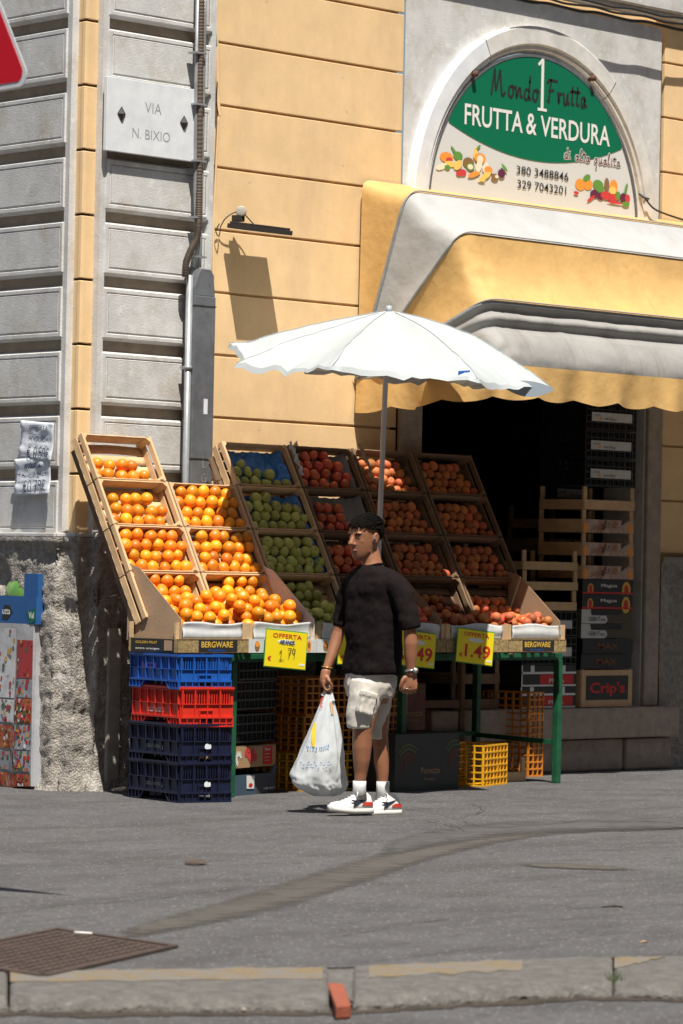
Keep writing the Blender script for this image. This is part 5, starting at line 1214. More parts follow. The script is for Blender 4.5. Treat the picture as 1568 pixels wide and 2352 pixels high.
stack(xb, .5, [('k', .75, lambda p, W, Dp, h_, lb: carton('fruit_carton', W, Dp, h_, p, 0, dark_box, lb, open_top=False), 'tall dark carton at the back of the sill in deep shade'), ('b', .17, b_band, 'lower fruit printed crate in the shaded back stack'), ('b', .17, b_band, 'middle fruit printed crate in the shaded back stack'), ('b', .17, b_band, 'upper fruit printed crate in the shaded back stack'), ('w', .165, b_plain, 'plain wooden crate in the shaded back stack'),
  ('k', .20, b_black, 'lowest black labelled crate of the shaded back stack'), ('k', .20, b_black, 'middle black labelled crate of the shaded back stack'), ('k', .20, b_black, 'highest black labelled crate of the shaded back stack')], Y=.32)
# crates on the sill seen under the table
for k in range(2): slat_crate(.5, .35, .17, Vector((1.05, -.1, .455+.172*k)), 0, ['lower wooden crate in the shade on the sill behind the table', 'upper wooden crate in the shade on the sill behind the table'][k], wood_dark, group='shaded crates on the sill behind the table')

# ---------------------------------------------------------------- umbrella
UY = -1.14
UM = Matrix.Translation((-1.27, -1.14, 0)) @ Matrix.Rotation(-T, 4, 'Z')
ap = PY(893, 713, UY); UM.translation = (ap.x, ap.y, 0); az = ap.z
S = empty('market_umbrella', (ap.x, ap.y, 0), -T, 'white market umbrella with a grey pole shading the fruit stall', 'umbrella')
K = 8820/EYE.__sub__(ap).length
rim_px = [(205, 548, 846), (250, 766, 856), (295, 1082, 886), (340, 1252, 893), (25, 1215, 868), (70, 1010, 850), (115, 700, 828), (160, 526, 790)]
rim = []
for a, px, py in rim_px:
    x = (px-893)/K-.0205*(-.35); b = {205: -.5, 250: -1.1, 295: -1.1, 340: -.5, 25: .45, 70: 1.08, 115: .86, 160: .12}[a]; z = az-(py-713)/K*1.0+(.0205*(px-893)/K); 
    z += 0
    rim.append(Vector((x, b, z)))
top = Vector((0, 0, az))
mb = MB(); NR = 14; NS = 8
def rib(i, t):
    p = rim[i % 8]; q = top.lerp(p, t); q.z += {0: .02, 1: .035, 2: .06, 3: .085, 4: .08, 5: .05, 6: .03, 7: .015}[i % 8]*math.sin(math.pi*t); return q
rings_ = []
def umb(u, v):      # u round, v out
    f = u*8; i = int(f) % 8; t = f-int(f); a, b = rib(i, v), rib(i+1, v); p = a.lerp(b, t); s_ = 4*t*(1-t)
    cen = Vector((0, 0, p.z)); p = p+(cen-p)*(.085*s_*v); p.z -= .055*s_*math.sin(math.pi*v*.9)
    w_ = nz(p.x*4, p.y*4, 2)*.028*v+nz(p.x*11, p.y*11, 5)*.014*v+nz(math.atan2(p.y, p.x)*14, v*1.5, 3)*.026*v*v; p.z += w_
    return p
mb.grid(umb, 8*16, 26)
mb.build('canopy', umb_m, S)
for i in range(8): mb = MB(); mb.tube([rib(i, t/14)+Vector((0, 0, .003))+umb(i/8, t/14)-rib(i, t/14) for t in range(1, 15)], .0022, 5); mb.build('seam', mat('white_seam', (.36, .40, .42), .7), S)
mb = MB()
def vf(u, v): p = umb(u, 1.0); c = Vector((p.x, p.y, 0)).normalized(); return p+Vector((0, 0, -(.028+.010*math.sin(u*50)+.012*nz(u*40, 0, 0))*v))+c*.014*v
mb.grid(vf, 8*16, 2); mb.build('hem', umb_m, S)
# blown-up right corner showing the lining
p = rim[3]; mb = MB()
def cf(u, v): return p+Vector((-.30+.32*u, -.05-.03*math.sin(u*3), -.0+.03*math.sin(u*3.1)*(1-v)-.055*v*(math.sin(u*3.1)+.25)-.02*u))
mb.grid(cf, 16, 5); mb.build('turned_corner', umb_in, S)
for i in range(8): mb = MB(); mb.tube([rib(i, t/10)+Vector((0, 0, -.012)) for t in range(11)], .004, 5); mb.build('rib', steel, S)
pb = PY(850, 1640, -1.14); iv = (Matrix.Rotation(T, 4, 'Z'))
def lc(px, py, Y=-1.14): q = PY(px, py, Y)-Vector((ap.x, ap.y, 0)); return iv @ q
pa_ = lc(884, 900, UY); pb_ = lc(872, 1190, UY); d = (pb_-pa_); bot = pa_+d*((.70-pa_.z)/d.z)
mb = MB(); mb.tube([top+Vector((0, 0, -.01)), pa_.lerp(top, .5), pa_, pb_, bot], .0165, 14); mb.build('pole', mat('grey_pole', (.55, .56, .57), .4), S)
mb = MB(); mb.tube([top+Vector((0, 0, -.02)), top+Vector((0, 0, .03))], [.022, .018], 12); mb.build('finial', mat('grey_finial', (.35, .40, .44), .5), S)
mb = MB(); mb.tube([bot, bot+Vector((0, 0, .14))], .024, 12); yv = iv.to_3x3() @ Vector((0, 1, 0)); mb.bar(bot+Vector((0, 0, .08)), bot+Vector((0, 0, .08))+yv*.31, .03, .03); mb.build('clamp', dark_iron, S)
mb = MB(); q = umb(.24, .97); mb.add([q+Vector((-.02, -.012, -.03)), q+Vector((.05, -.012, -.022)), q+Vector((.05, -.008, .01)), q+Vector((-.02, -.008, .004))], [(0, 1, 2, 3)]); mb.build('maker_tag', blue_pl, S)

# ---------------------------------------------------------------- cloth covered stand with watermelon box at the left edge
Q = PZ(70, 1812, 0)
S = empty('covered_stand', Q, AL, 'low stand draped with a patterned festive plastic cloth at the left edge', 'stand')
zt = PX(60, 1425, Q.x).z-.02
mb = MB()
def cl(u, v):     # folds from left far away to the right corner then back
    L = 1.3; s_ = u*L; x = -1.1+s_ if s_ < 1.1 else 0; y = 0 if s_ < 1.1 else (s_-1.1); z = zt*(1-v)
    d = .014*math.sin(s_*26+v*2)*v+.02*nz(s_*4, z*3, 1)*(.3+v)
    return (x+(d if s_ >= 1.1 else 0)+.03*v, y-(d if s_ < 1.1 else 0)-.02*v, max(z, .01)+.01*math.sin(s_*13)*(v > .97))
mb.grid(cl, 90, 40); pc = mat('festive_cloth', (.40, .42, .46), .25, .1, 8, .3, 6, bdist=.03, spec=.6)
add_layer(pc, (.36, .33, .33), 4, .45, .7)
mb.build('draped_cloth', pc, S)
# printed picture squares on the cloth
r3 = random.Random(5)
cols = [mat('cloth_red', (.30, .03, .035), .3), mat('cloth_brown', (.22, .09, .05), .3, 0, 40, col2=(.45, .12, .05)), mat('cloth_grey', (.25, .27, .31), .3, .3, 20), mat('cloth_white', (.48, .50, .53), .3, .25, 9), mat('cloth_gold', (.45, .26, .06), .3), mat('cloth_green', (.06, .10, .05), .3)]
def on_cloth(x, z, h):      # point on the drape near its right end
    s_ = 1.1+x; v = 1-z/zt; p = Vector(cl(s_/1.3, v)); return p+Vector((0, -h, 0))
def cpatch(x0, x1, z0, z1, mi, h, name='printed_square', blob=None):
    mb = MB(); n1, n2 = 5, 6
    mb.grid(lambda u, v: on_cloth(x0+(x1-x0)*u, z0+(z1-z0)*v, h), n1, n2, mi); 
    for k in range(int((blob or 0)*2.2)):
        bx, bz, br = r3.uniform(x0, x1), r3.uniform(z0, z1), r3.uniform(.004, .016); c = r3.choice([0, 0, 0, 1, 3, 4, 5])
        pts = [on_cloth(min(max(bx+br*math.cos(a), x0), x1), min(max(bz+br*1.3*math.sin(a), z0), z1), h+.0012+.0002*k) for a in (2*math.pi*i/9 for i in range(9))]; mb.add(pts, [tuple(range(9))], c)
    mb.build(name, cols, S)
x1_ = -.01
zs = [zt-.10, zt-.34, zt-.46, zt-.62, zt-.78, .10]
for k in range(5):
    cpatch(-.175, x1_, zs[k+1]+.008, zs[k], [0, 2, 1, 2, 2][k], .006, blob=[6, 5, 26, 14, 18][k])
cpatch(-.62, -.19, zs[2], zt-.03, 3, .006, blob=22); cpatch(-.62, -.19, zs[3]+.01, zs[2]-.01, 3, .006, blob=26); cpatch(-.62, -.19, zs[4]+.01, zs[3]-.01, 1, .006, blob=40); cpatch(-.62, -.19, zs[5]+.01, zs[4]-.01, 2, .006, blob=20)
cpatch(-.62, x1_, .0, zs[5]-.01, 1, .006, blob=50)
# blue box with melon
bc = PX(92, 1418, Q.x+.02)
S2 = empty('fruit_carton', (Q.x, Q.y, zt), AL+R(0), 'blue cardboard box with green and red badges on the cloth covered stand', 'box')
blue_b = mat('blue_carton', (.02, .10, .30), .5, .1, 8); hb = .17
mb = MB(); t = .006; mb.box(-.75, .02, 0, t, 0, hb); mb.box(-.75, .02, .40-t, .40, 0, hb); mb.box(.02-t, .02, t, .40-t, 0, hb); mb.box(-.75, .02-t, t, .4-t, .001, .008); mb.box(-.13, .02, t+.001, .01, hb, hb+.14); mb.box(.02-t, .02, .0065, .12, hb, hb+.14); mb.build('box_walls', blue_b, S2)
fr = XZ((0, -.001, 0))
mb = MB(); mb.plate([(-.09, .07), (.015, .10), (.015, .02), (-.04, .0)], .001); q = mb.build('green_badge', mat('badge_green', (.0, .13, .07), .5), S2); q.matrix_basis = fr
mb = MB(); mb.text('Val', fr, -.06, .035, .06, .04, 0, .02, .0018); mb.build('white_lettering', white_p, S2)
mb = MB(); mb.plate([(-.36, .03), (-.30, .02), (-.24, .07), (-.27, .11), (-.34, .115)], .001); q = mb.build('red_badge', black_p, S2); q.matrix_basis = fr
mb = MB(); mb.text('utta', fr, -.355, .055, .09, .035, 0, .01, .0018); mb.build('white_lettering', white_p, S2)
mel = mat('watermelon_rind', (.10, .26, .05), .35, 0, 5, 0, col2=(.30, .45, .16), detail=2)
M_ = WL.to_3x3(); c = PX(4, 1345, Q.x-.02); lc_ = Vector((-.30, .175, .008+.165)); o_w = Vector((Q.x, Q.y, zt))+(Matrix.Rotation(AL, 3, 'Z') @ lc_)
mb = MB(); mb.ell((0, 0, 0), (.20, .15, .165), nu=28, nv=18); o = mb.build('watermelon', mel, loc=o_w); o.rotation_euler = (0, 0, AL); tag(o, 'green striped watermelon sitting in the blue box at the left edge', 'watermelon')

# ================================================================= THE MAN WITH THE BAG
PP = PZ(835, 1870, 0); DP = (PP-EYE).dot(F0); KP = FL/DP
def Q(px, py, b=0.0):
    z = (1870-py)/KP; a = (px-835)/KP-.0205*z; k = 1+b/DP
    return Vector(((51/KP+a)*k-51/KP, b, 1.366+(z-1.366)*k))
TILT_HEAD = 7
MAN = empty('person', PP, -T, 'man in a black t-shirt and white cargo shorts walking past with a white plastic bag', 'person')
skin = mat('tanned_skin', (.30, .13, .068), .5, .12, 14, .1, 150, bdist=.001, sss=.08)
hair_m = mat('black_hair', (.006, .005, .0045), .9, spec=.08)
shirt_m = mat('washed_black_cotton', (.0095, .0065, .007), .95, .15, 20, .15, 300, bdist=.001, spec=.15)
shorts_m = mat('off_white_cotton', (.58, .55, .50), .85, .05, 20, .2, 200, bdist=.002)
f_ = Vector((-.74, -.67, 0)).normalized(); l_ = Vector((.67, -.74, 0)).normalized(); zc = Q(809, 1280).z; HH = .232
hc = Q(842, 1225, 0); hc = Vector((hc.x, hc.y, zc))
tiltM = Matrix.Rotation(R(TILT_HEAD), 3, l_)
def H(f, l, t): return hc+tiltM @ (f_*f+l_*l+Vector((0, 0, t*HH)))
mb = MB()
prof = [(-.05, .030, .03, .03), (.0, .043, .042, .036), (.06, .034, .055, .047), (.15, .020, .072, .057), (.3, .006, .088, .066), (.45, -.002, .094, .071), (.6, -.006, .098, .075), (.75, -.010, .098, .077), (.87, -.014, .086, .069), (.95, -.016, .062, .051), (.995, -.016, .02, .018)]
mb.loft([[H(c+hl*1.03*math.cos(a), w_*1.04*math.sin(a), t) for a in (2*math.pi*i/28 for i in range(28))] for t, c, hl, w_ in prof])
HR = Matrix((f_, l_, Vector((0, 0, 1)))).transposed()
def he(f, l, t, rf, rl, rz): mb.ell(H(f, l, t), (rf, rl, rz), rot=HR)
mb.tube([H(.082, 0, .62), H(.097, 0, .50), H(.112, 0, .385), H(.098, 0, .345)], [.010, .013, .0165, .012], 10)
for s_ in (-1, 1):
    he(.094, s_*.013, .365, .012, .009, .009); he(.056, s_*.042, .43, .020, .016, .018); he(.02, s_*.048, .19, .03, .014, .022)
    he(.075, s_*.033, .625, .016, .022, .007); he(.074, s_*.031, .52, .012, .014, .009)
    # ear
    e0 = H(-.012, s_*.078, .47)
    mb.ell(e0, (.021, .008, .034), rot=HR); mb.ell(H(-.003, s_*.078, .39), (.010, .006, .012), rot=HR)
    mb.tube([H(-.002, s_*.083, .52), H(-.014, s_*.086, .59), H(-.028, s_*.086, .53), H(-.026, s_*.084, .45), H(-.010, s_*.082, .36)], .0045, 6)
he(.078, 0, .62, .014, .030, .008); he(.086, 0, .245, .012, .027, .008); he(.085, 0, .195, .012, .024, .009); he(.073, 0, .07, .018, .022, .020); he(.080, 0, .28, .010, .02, .012)
# neck, trunk, arms, legs in the same skin
mb.tube([H(-.022, 0, .25), Q(853, 1290, .0), Q(855, 1312, .0)], [.054, .058, .075], 18)
fb = Vector((-.80, -.60, 0)); lb = Vector((.60, -.80, 0))
def ringe(c, wl, wf, n_=2.0, N_=32):
    out = []
    for i in range(N_):
        a = 2*math.pi*i/N_; ca, sa = math.cos(a), math.sin(a); out.append(c+lb*wl*math.copysign(abs(ca)**(2/n_), ca)+fb*wf*math.copysign(abs(sa)**(2/n_), sa))
    return out
mb.loft([ringe(Q(855, y), wl, wf) for y, wl, wf in ((1308, .08, .06), (1325, .15, .085), (1400, .15, .10), (1500, .14, .10), (1580, .14, .11), (1615, .08, .09))])
mb.tube([Q(888, 1330, -.11), Q(925, 1370, -.17), Q(938, 1410, -.19), Q(942, 1452, -.205), Q(943, 1475, -.205), Q(943, 1505, -.20), Q(943, 1535, -.195), Q(943, 1548, -.195)], [.04, .038, .038, .037, .040, .036, .026, .027], 16)
mb.tube([Q(820, 1330, .10), Q(797, 1370, .15), Q(786, 1410, .16), Q(778, 1452, .155), Q(770, 1478, .14), Q(760, 1510, .11), Q(750, 1536, .085), Q(749, 1546, .08)], [.048, .047, .043, .036, .036, .031, .023, .024], 16)
mb.tube([Q(850, 1570, -.07), Q(838, 1640, -.09), Q(832, 1685, -.10), Q(831, 1715, -.098), Q(830, 1745, -.095), Q(828, 1775, -.09), Q(826, 1800, -.09), Q(826, 1832, -.09)], [.085, .072, .056, .055, .049, .037, .031, .036], 18)
mb.tube([Q(862, 1570, .07), Q(868, 1640, .09), Q(871, 1690, .10), Q(875, 1720, .105), Q(876, 1748, .105), Q(878, 1775, .10), Q(878, 1800, .10), Q(880, 1832, .10)], [.085, .070, .050, .044, .045, .036, .030, .034], 18)
# left hand, loosely closed
b_ = -.195
mb.loft([[Q(943+dx, y, b_)+Vector((w_*math.cos(a), .017*math.sin(a)*(1 if w_ > .03 else .9), 0)) for a in (2*math.pi*i/16 for i in range(16))] for y, w_, dx in ((1541, .026, 0), (1550, .033, -1), (1560, .039, -1), (1570, .040, 0), (1575, .034, 0))])
for i, (x, ln) in enumerate(((929, 14), (938, 17), (947, 16), (955, 12))):
    mb.tube([Q(x, 1566, b_), Q(x-1, 1575+ln*.35, b_-.006), Q(x-3, 1574+ln, b_+.006), Q(x-4, 1572+ln, b_+.024), Q(x-5, 1566+ln*.6, b_+.030)], [.011, .0105, .0098, .009, .0075], 9)
mb.tube([Q(930, 1552, b_-.008), Q(923, 1563, b_-.016), Q(920, 1574, b_-.012), Q(919, 1585, b_-.002)], [.014, .012, .011, .0085], 9)
# right hand gripping the bag handles
b_ = .08
mb.loft([[Q(749+dx, y, b_)+Vector((.017*math.cos(a)+0, w_*math.sin(a), 0))+Vector((math.cos(a)*.012, 0, 0)) for a in (2*math.pi*i/16 for i in range(16))] for y, w_, dx in ((1540, .024, 0), (1550, .030, -2), (1560, .036, -4), (1568, .038, -4), (1574, .032, -3))])
for i in range(4):
    bb = b_-.030+.020*i; x = 743+1.2*i
    mb.tube([Q(x, 1566, bb), Q(x-1, 1576, bb), Q(x+4, 1587-abs(i-1), bb), Q(x+12, 1588-abs(i-1), bb-.002), Q(x+17, 1580, bb-.004)], [.0105, .010, .0095, .009, .0075], 9)
mb.tube([Q(751, 1556, b_-.028), Q(756, 1566, b_-.040), Q(760, 1574, b_-.036), Q(764, 1580, b_-.026)], [.013, .012, .010, .008], 9)
body = mb.build('body', skin, MAN, remesh=.0052, smoothit=4)
# eyes, brows, lips
for s_ in (-1, 1):
    mb = MB(); mb.ell(H(.078, s_*.031, .515), (.009, .012, .005), rot=HR); mb.build('eye', mat('eye_dark', (.03, .02, .015), .3), MAN)
    mb = MB(); mb.tube([H(.088, s_*.014, .588), H(.090, s_*.030, .612), H(.076, s_*.048, .592)], [.0045, .0052, .003], 6); mb.build('eyebrow', hair_m, MAN)
mb = MB(); mb.tube([H(.089, -.025, .215), H(.098, 0, .222), H(.089, .025, .215)], [.003, .0065, .003], 6); mb.build('lips', mat('lip', (.30, .10, .08), .5), MAN)
mb = MB(); e0 = H(.004, .088, .46); mb.ell(e0, (.007, .006, .008), rot=HR); mb.tube([e0, H(.008, .087, .39)], .003, 6); mb.build('earbud', mat('grey_earbud', (.10, .12, .14), .4), MAN)
# hair: scalp cap and many short locks combed forward
mb = MB(); hr = random.Random(9); HC = (-.014, .0, .66); RF, RL, RZ = .110, .088, .088
def hl(th):
    th = abs(th); T_ = [(0, 30), (45, 26), (62, 10), (80, 2), (100, 0), (120, -28), (150, -44), (180, -50)]
    for (a, x), (b, y) in zip(T_, T_[1:]):
        if th <= b: return x+(y-x)*(th-a)/(b-a)
    return -50
def scalp(th, el, k=1.0):
    t_, e_ = R(th), R(el); return H(HC[0]+RF*k*math.cos(e_)*math.cos(t_), RL*k*math.cos(e_)*math.sin(t_), HC[2]+RZ*k*math.sin(e_)/HH)
def cap(u, v):
    th = -180+360*u; e0_ = hl(th); el = e0_+(90-e0_)*v; k = 1.0+(.035 if v > .03 else -.10)+.03*nz(th*.06, el*.06, 1); return scalp(th, el, k)
mb.grid(cap, 60, 20)
for i in range(2600):
    th = hr.uniform(-180, 180); el = math.degrees(math.asin(hr.uniform(-.75, 1)))
    if el < hl(th)+1: continue
    side_short = abs(th) > 60 and el < 22
    p = scalp(th, el, 1.02); nrm = (p-H(HC[0], 0, HC[2])).normalized()
    fw = (tiltM @ f_)*.9+Vector((hr.uniform(-.5, .5), hr.uniform(-.5, .5), hr.uniform(-.35, .25))); fw = (fw-nrm*fw.dot(nrm)).normalized()
    ln = .008 if side_short else hr.uniform(.024, .040); lift = .05 if side_short else hr.uniform(.1, .38)
    d1_ = (fw+nrm*lift).normalized(); d2_ = (fw-nrm*.15+Vector((0, 0, -.2))).normalized()
    mb.tube([p-nrm*.004, p+d1_*ln*.55, p+d1_*ln*.55+d2_*ln*.5], [.0036, .0032, .0008], 4)
mb.build('hair', hair_m, MAN)
# t-shirt
mb = MB()
mb.loft([ringe(Q(x, y), wl, wf, 2.3) for x, y, wl, wf in ((851, 1296, .060, .062), (853, 1304, .115, .080), (856, 1315, .165, .100), (857, 1335, .188, .118), (857, 1370, .190, .128), (857, 1410, .188, .134), (858, 1460, .182, .134), (856, 1510, .182, .136), (854, 1540, .188, .142), (855, 1549, .184, .138))])
mb.tube([Q(885, 1322, -.09), Q(906, 1342, -.135), Q(925, 1372, -.17), Q(936, 1405, -.19), Q(941, 1437, -.20), Q(942, 1442, -.20)], [.055, .062, .063, .062, .062, .060], 20)
mb.tube([Q(822, 1322, .09), Q(806, 1342, .125), Q(793, 1372, .15), Q(787, 1405, .16), Q(784, 1434, .162), Q(784, 1439, .162)], [.050, .052, .052, .052, .052, .050], 20)
o = mb.build('t_shirt', shirt_m, MAN, remesh=.0075, smoothit=6, noisy=((.14, .028), (.05, .010)))
mb = MB(); cr = [Q(851, 1298)+lb*.070*math.cos(a)+fb*.066*math.sin(a)+Vector((0, 0, .010*math.cos(a+.4)-.010*max(0, math.sin(a)))) for a in (2*math.pi*i/24 for i in range(25))]; mb.tube(cr, .0065, 8, caps=False); mb.build('collar', shirt_m, MAN)
# shorts
mb = MB()
mb.loft([ringe(Q(x, y), wl, wf, 2.2) for x, y, wl, wf in ((853, 1528, .155, .118), (852, 1550, .165, .125), (850, 1575, .165, .128), (849, 1600, .14, .12))])
mb.tube([Q(845, 1570, -.07), Q(836, 1605, -.085), Q(829, 1640, -.095), Q(826, 1664, -.10), Q(826, 1673, -.10)], [.098, .095, .084, .074, .073], 22)
mb.tube([Q(863, 1570, .06), Q(864, 1620, .075), Q(857, 1660, .09), Q(856, 1688, .10), Q(856, 1696, .10)], [.094, .084, .074, .070, .070], 22)
mb.build('shorts', shorts_m, MAN, remesh=.0075, smoothit=5, noisy=((.10, .016), (.035, .005)))
mb = MB(); pc_ = Q(846, 1612, -.185)
for k, (w_, h_, d_) in enumerate(((.052, .062, .020),)):
    fr_ = Matrix.Translation(pc_) @ Matrix.Rotation(R(30), 4, 'Z') @ Matrix.Rotation(R(14), 4, 'Y'); mb.M = fr_
    mb.box(-.046, .046, -.006, .05, -.072, .045); mb.box(-.050, .050, -.012, .045, .030, .060)
mb.build('cargo_pocket', shorts_m, MAN, remesh=.006, smoothit=5, noisy=((.05, .010),))
# socks and shoes
for x, b in ((825, -.09), (879, .10)):
    mb = MB(); mb.tube([Q(x+.5, 1793, b), Q(x, 1808, b), Q(x, 1836, b)], [.038, .037, .044], 16); mb.build('sock', mat('white_sock', (.62, .63, .64), .9, .1, 30, .3, 200), MAN, smooth=True)
shoe_m = mat('white_leather', (.70, .70, .68), .4); sole_m = mat('off_white_sole', (.64, .63, .60), .6)
def shoe(heel, d, L, lift):
    d = d.normalized(); sd = Vector((0, 0, 1)).cross(d); up0 = Vector((0, 0, 1))
    def S_(s_, w_, z): return heel+d*(L*s_)+sd*w_+up0*(z+lift*max(0, s_-.45)**1.5)
    # s, half width, top height
    T_ = [(0, .024, .080), (.04, .033, .105), (.12, .038, .122), (.25, .040, .128), (.36, .040, .122), (.48, .042, .102), (.60, .046, .084), (.73, .049, .070), (.85, .046, .062), (.94, .035, .054), (1.0, .016, .040)]
    mb = MB(); rings = []
    for s_, w_, h_ in T_:
        r_ = []
        for i in range(20):
            a = 2*math.pi*i/20; r_.append(S_(s_, w_*math.copysign(abs(math.cos(a))**.75, math.cos(a))*(1 if math.sin(a) < .2 else 1-.35*math.sin(a)), .022+(h_-.022)*max(0, math.sin(a))**.8))
        rings.append(r_)
    mb.loft(rings); up = mb.build('shoe', shoe_m, MAN, smooth=True)
    mb = MB(); rings = [[S_(s_, (w_+.005)*math.copysign(abs(math.cos(a))**.6, math.cos(a)), .019+.018*math.copysign(abs(math.sin(a))**.5, math.sin(a))) for a in (2*math.pi*i/16 for i in range(16))] for s_, w_, h_ in [(-.015, .02, 0)]+T_[1:-1]+[(1.01, .016, 0)]]
    mb.loft(rings); mb.build('sole', sole_m, up, smooth=True)
    sgn = 1 if sd.dot(Vector((0, -1, 0))) > 0 else -1
    def side(s_, z): 
        w_ = next(a[1]+(b[1]-a[1])*(s_-a[0])/(b[0]-a[0]) for a, b in zip(T_, T_[1:]) if a[0] <= s_ <= b[0]); return S_(s_, sgn*(w_+.0035-.012*max(0, (z-.05)/.04)), z)
    mb = MB()
    def band(P, w0):
        for (a, b) in zip(P, P[1:]): mb.add([side(a[0], a[1]-w0*a[2]), side(b[0], b[1]-w0*b[2]), side(b[0], b[1]+w0*b[2]), side(a[0], a[1]+w0*a[2])], [(0, 1, 2, 3)])
    band([(.18, .088, .3), (.28, .078, .9), (.38, .070, 1.2), (.48, .074, 1.0), (.56, .080, .4)], .007); band([(.38, .068, 1.1), (.45, .056, 1.1), (.52, .046, .9)], .008)
    mb.build('side_mark', mat('navy_leather', (.015, .02, .035), .5), up)
    mb = MB(); 
    P = [(.02, .056, 1), (.10, .058, 1), (.20, .060, .9), (.30, .056, .3)]
    band(P, .011); mb.build('heel_patch', mat('red_leather', (.40, .03, .02), .5), up)
    mb = MB()
    for k in range(5):
        s_ = .40+.07*k; h_ = .112-.010*k; mb.tube([S_(s_, -.022, h_-.006), S_(s_+.015, 0, h_+.004), S_(s_, .022, h_-.006)], .0028, 6)
    mb.tube([S_(.36, .0, .126), S_(.40, .035*sgn, .124), S_(.46, .052*sgn, .100)], .0025, 6); mb.build('laces', white_p, up)
shoe(Q(852, 1868, -.05)*1, Vector((-.86, -.50, 0)), .275, .04)
shoe(Q(916, 1870, .14)*1, Vector((-.80, -.60, 0)), .275, .0)
# watch, bracelet, ring
mb = MB(); c = Q(943, 1537, -.195); mb.tube([c+Vector((.030*math.cos(a), .029*math.sin(a), .004*math.cos(a))) for a in (2*math.pi*i/20 for i in range(21))], .006, 8, caps=False); w_o = mb.build('watch', mat('watch_steel', (.45, .46, .48), .25, metal=.8), MAN)
mb = MB(); n_ = Vector((.75, -.65, 0)); mb.tube([c+n_*.026+Vector((0, 0, 0)), c+n_*.040], .017, 16); mb.build('watch_case', MATS['watch_steel'], w_o)
mb = MB(); mb.tube([c+n_*.0402, c+n_*.0415], .014, 16); mb.build('watch_dial', mat('dial', (.45, .42, .36), .4), w_o)
mb = MB(); c = Q(751, 1534, .086); mb.tube([c+Vector((.028*math.cos(a), .027*math.sin(a), -.004*math.cos(a))) for a in (2*math.pi*i/20 for i in range(21))], .0035, 8, caps=False); mb.build('bracelet', mat('gold_bracelet', (.55, .33, .10), .35, metal=.6), MAN)
mb = MB(); c = Q(934, 1579, -.20); mb.tube([c+Vector((.0115*math.cos(a), .0115*math.sin(a), 0)) for a in (2*math.pi*i/14 for i in range(15))], .002, 6, caps=False); mb.build('finger_ring', MATS['watch_steel'], MAN)

# the bag in his right hand
BAG = empty('plastic_bag', PP, -T, 'bulging white plastic shopping bag hanging from the right hand of the man', 'bag')
bag_m = mat('thin_white_plastic', (.76, .81, .84), .3, .03, 4, .15, 26, trans=.35, bdist=.01, spec=.6)
mb = MB(); RG = [(1596, 745, 762, .02), (1612, 738, 766, .035), (1640, 726, 773, .055), (1670, 713, 779, .07), (1700, 700, 785, .085), (1730, 688, 791, .10), (1760, 674, 795, .11), (1785, 662, 797, .115), (1800, 664, 797, .11), (1812, 678, 793, .095), (1822, 700, 784, .07), (1829, 722, 768, .04)]
def bagp(u, v):
    f = v*(len(RG)-1); i = min(int(f), len(RG)-2); t = f-i; y, x0, x1, dp = [RG[i][k]*(1-t)+RG[i+1][k]*t for k in range(4)]
    a = 2*math.pi*u; c = Q((x0+x1)/2, y, .07); rx = (x1-x0)/2/KP
    wr = 1+.07*math.sin(a*5+v*3)*(1-v*.3)+.16*nz(math.cos(a)*2.0, math.sin(a)*2.0, v*2.6)+.10*nz(math.cos(a)*5, math.sin(a)*5, v*4)*v-.17*(1-abs(nz(math.cos(a)*2.2+5, math.sin(a)*2.2, v*3.2))*3.0)*max(0, v-.35)+.05*nz(math.cos(a)*9, math.sin(a)*9, v*14)
    k = 1/(1+.10) if False else .97
    ca, sa = math.cos(a), math.sin(a)
    return c+Vector((rx*k*math.copysign(abs(ca)**.9, ca)*wr, dp*math.copysign(abs(sa)**.85, sa)*wr, .008*nz(a*2, v*5, 1)))
mb.grid(bagp, 90, 60); mb.add([bagp(i/90, 1.0) for i in range(90)], [tuple(range(90))], 0, True)
mb.build('bag_body', bag_m, BAG)
for pts, lbx in (([Q(741, 1600, .07), Q(747, 1588, .07), Q(752, 1580, .075), Q(756, 1587, .08)], 0), ([Q(764, 1612, .06), Q(762, 1596, .065), Q(758, 1584, .07), Q(753, 1579, .075)], 1)):
    mb = MB(); q = spline(pts, 5); mb.tube(q, [.014-.008*math.sin(math.pi*i/(len(q)-1)) for i in range(len(q))], 8); mb.build('handle', bag_m, BAG)
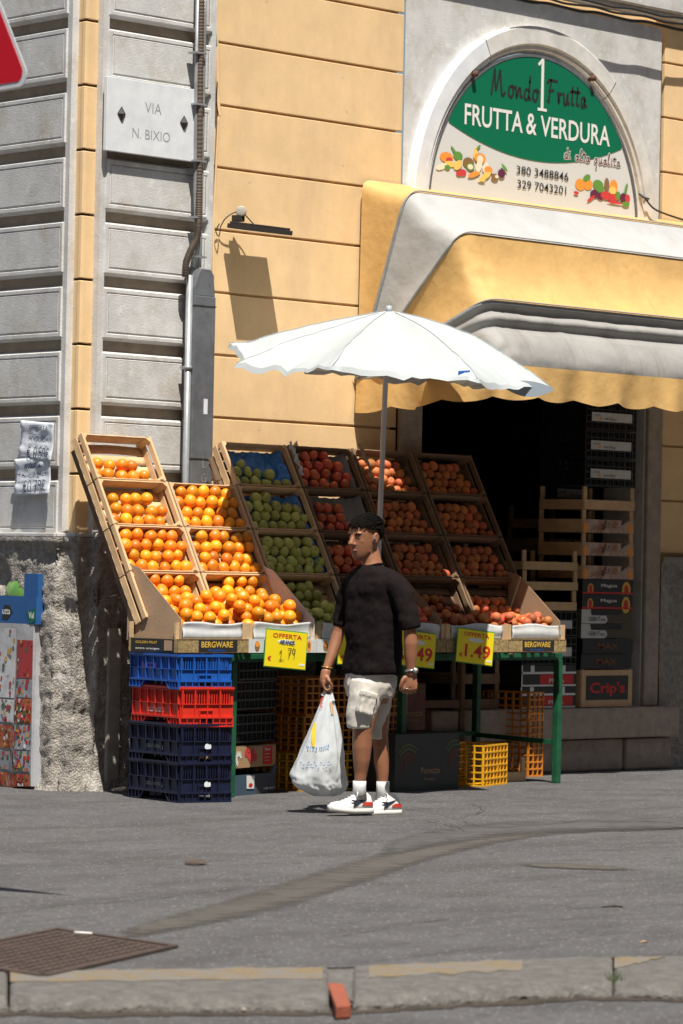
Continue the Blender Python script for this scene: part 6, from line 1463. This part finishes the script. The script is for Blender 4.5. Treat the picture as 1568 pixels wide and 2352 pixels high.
def bp(px, py, off=.006):      # a point on the camera side of the bag
    y = py; i = next((k for k in range(len(RG)-1) if RG[k][0] <= y <= RG[k+1][0]), len(RG)-2); t = (y-RG[i][0])/(RG[i+1][0]-RG[i][0]); x0 = RG[i][1]*(1-t)+RG[i+1][1]*t; x1 = RG[i][2]*(1-t)+RG[i+1][2]*t; v = (i+t)/(len(RG)-1)
    ca = max(-1, min(1, (px-(x0+x1)/2)/((x1-x0)/2))); a = 2*math.pi-math.acos(ca); p = bagp(a/(2*math.pi), v); return p+Vector((0, -off, 0))
def bquad(P, m_, name):
    mb = MB(); (a, b, c, d) = P; mb.grid(lambda u, v: bp((a[0]*(1-u)+b[0]*u)*(1-v)+(d[0]*(1-u)+c[0]*u)*v, (a[1]*(1-u)+b[1]*u)*(1-v)+(d[1]*(1-u)+c[1]*u)*v), 3, 8, flip=True); mb.build(name, m_, BAG)
mb = MB(); mb.M = Matrix.Translation(Q(742, 1792, .07)) @ Matrix.Rotation(R(25), 4, 'Z') @ Matrix.Rotation(R(18), 4, 'Y'); mb.box(-.09, .07, -.05, .05, -.06, .10); mb.build('carton_inside', cardboard, BAG)
bquad([(721, 1660), (729, 1660), (723, 1716), (717, 1716)], mat('bag_yellow', (.80, .55, .03), .5), 'yellow_print')
bquad([(757, 1612), (762, 1612), (764, 1642), (759, 1642)], mat('bag_tan', (.50, .30, .12), .5), 'tan_print')
mb = MB()
for i, s_ in enumerate('Grazie'):
    p = bp(740-1.0*i, 1628-5*i, .009); mb.text(s_, frame(p, Vector((.15, 0, 1)), Vector((-1, 0, .15))), 0, -.005, .011, .014, 0, .03, .001)
mb.build('red_lettering', mat('bag_red', (.65, .10, .07), .5), BAG)
mb = MB()
for i, s_ in enumerate('Viva i pesci'):
    if s_ == ' ': continue
    x = 704+4.2*i; p = bp(x, 1714+.18*(i-5)**2*(-1)+9, .009); mb.text(s_, frame(p, (1, 0, -.1), (.1, 0, 1)), 0, 0, .008, .017, 0, .02, .001)
for k in range(14): p = bp(690+k*5, 1752+(k % 3)*6, .009); mb.add([p, p+Vector((.012, 0, .003)), p+Vector((.012, 0, .008)), p+Vector((0, 0, .005))], [(0, 1, 2, 3)])
mb.build('blue_lettering', mat('bag_blue', (.10, .22, .50), .5), BAG)
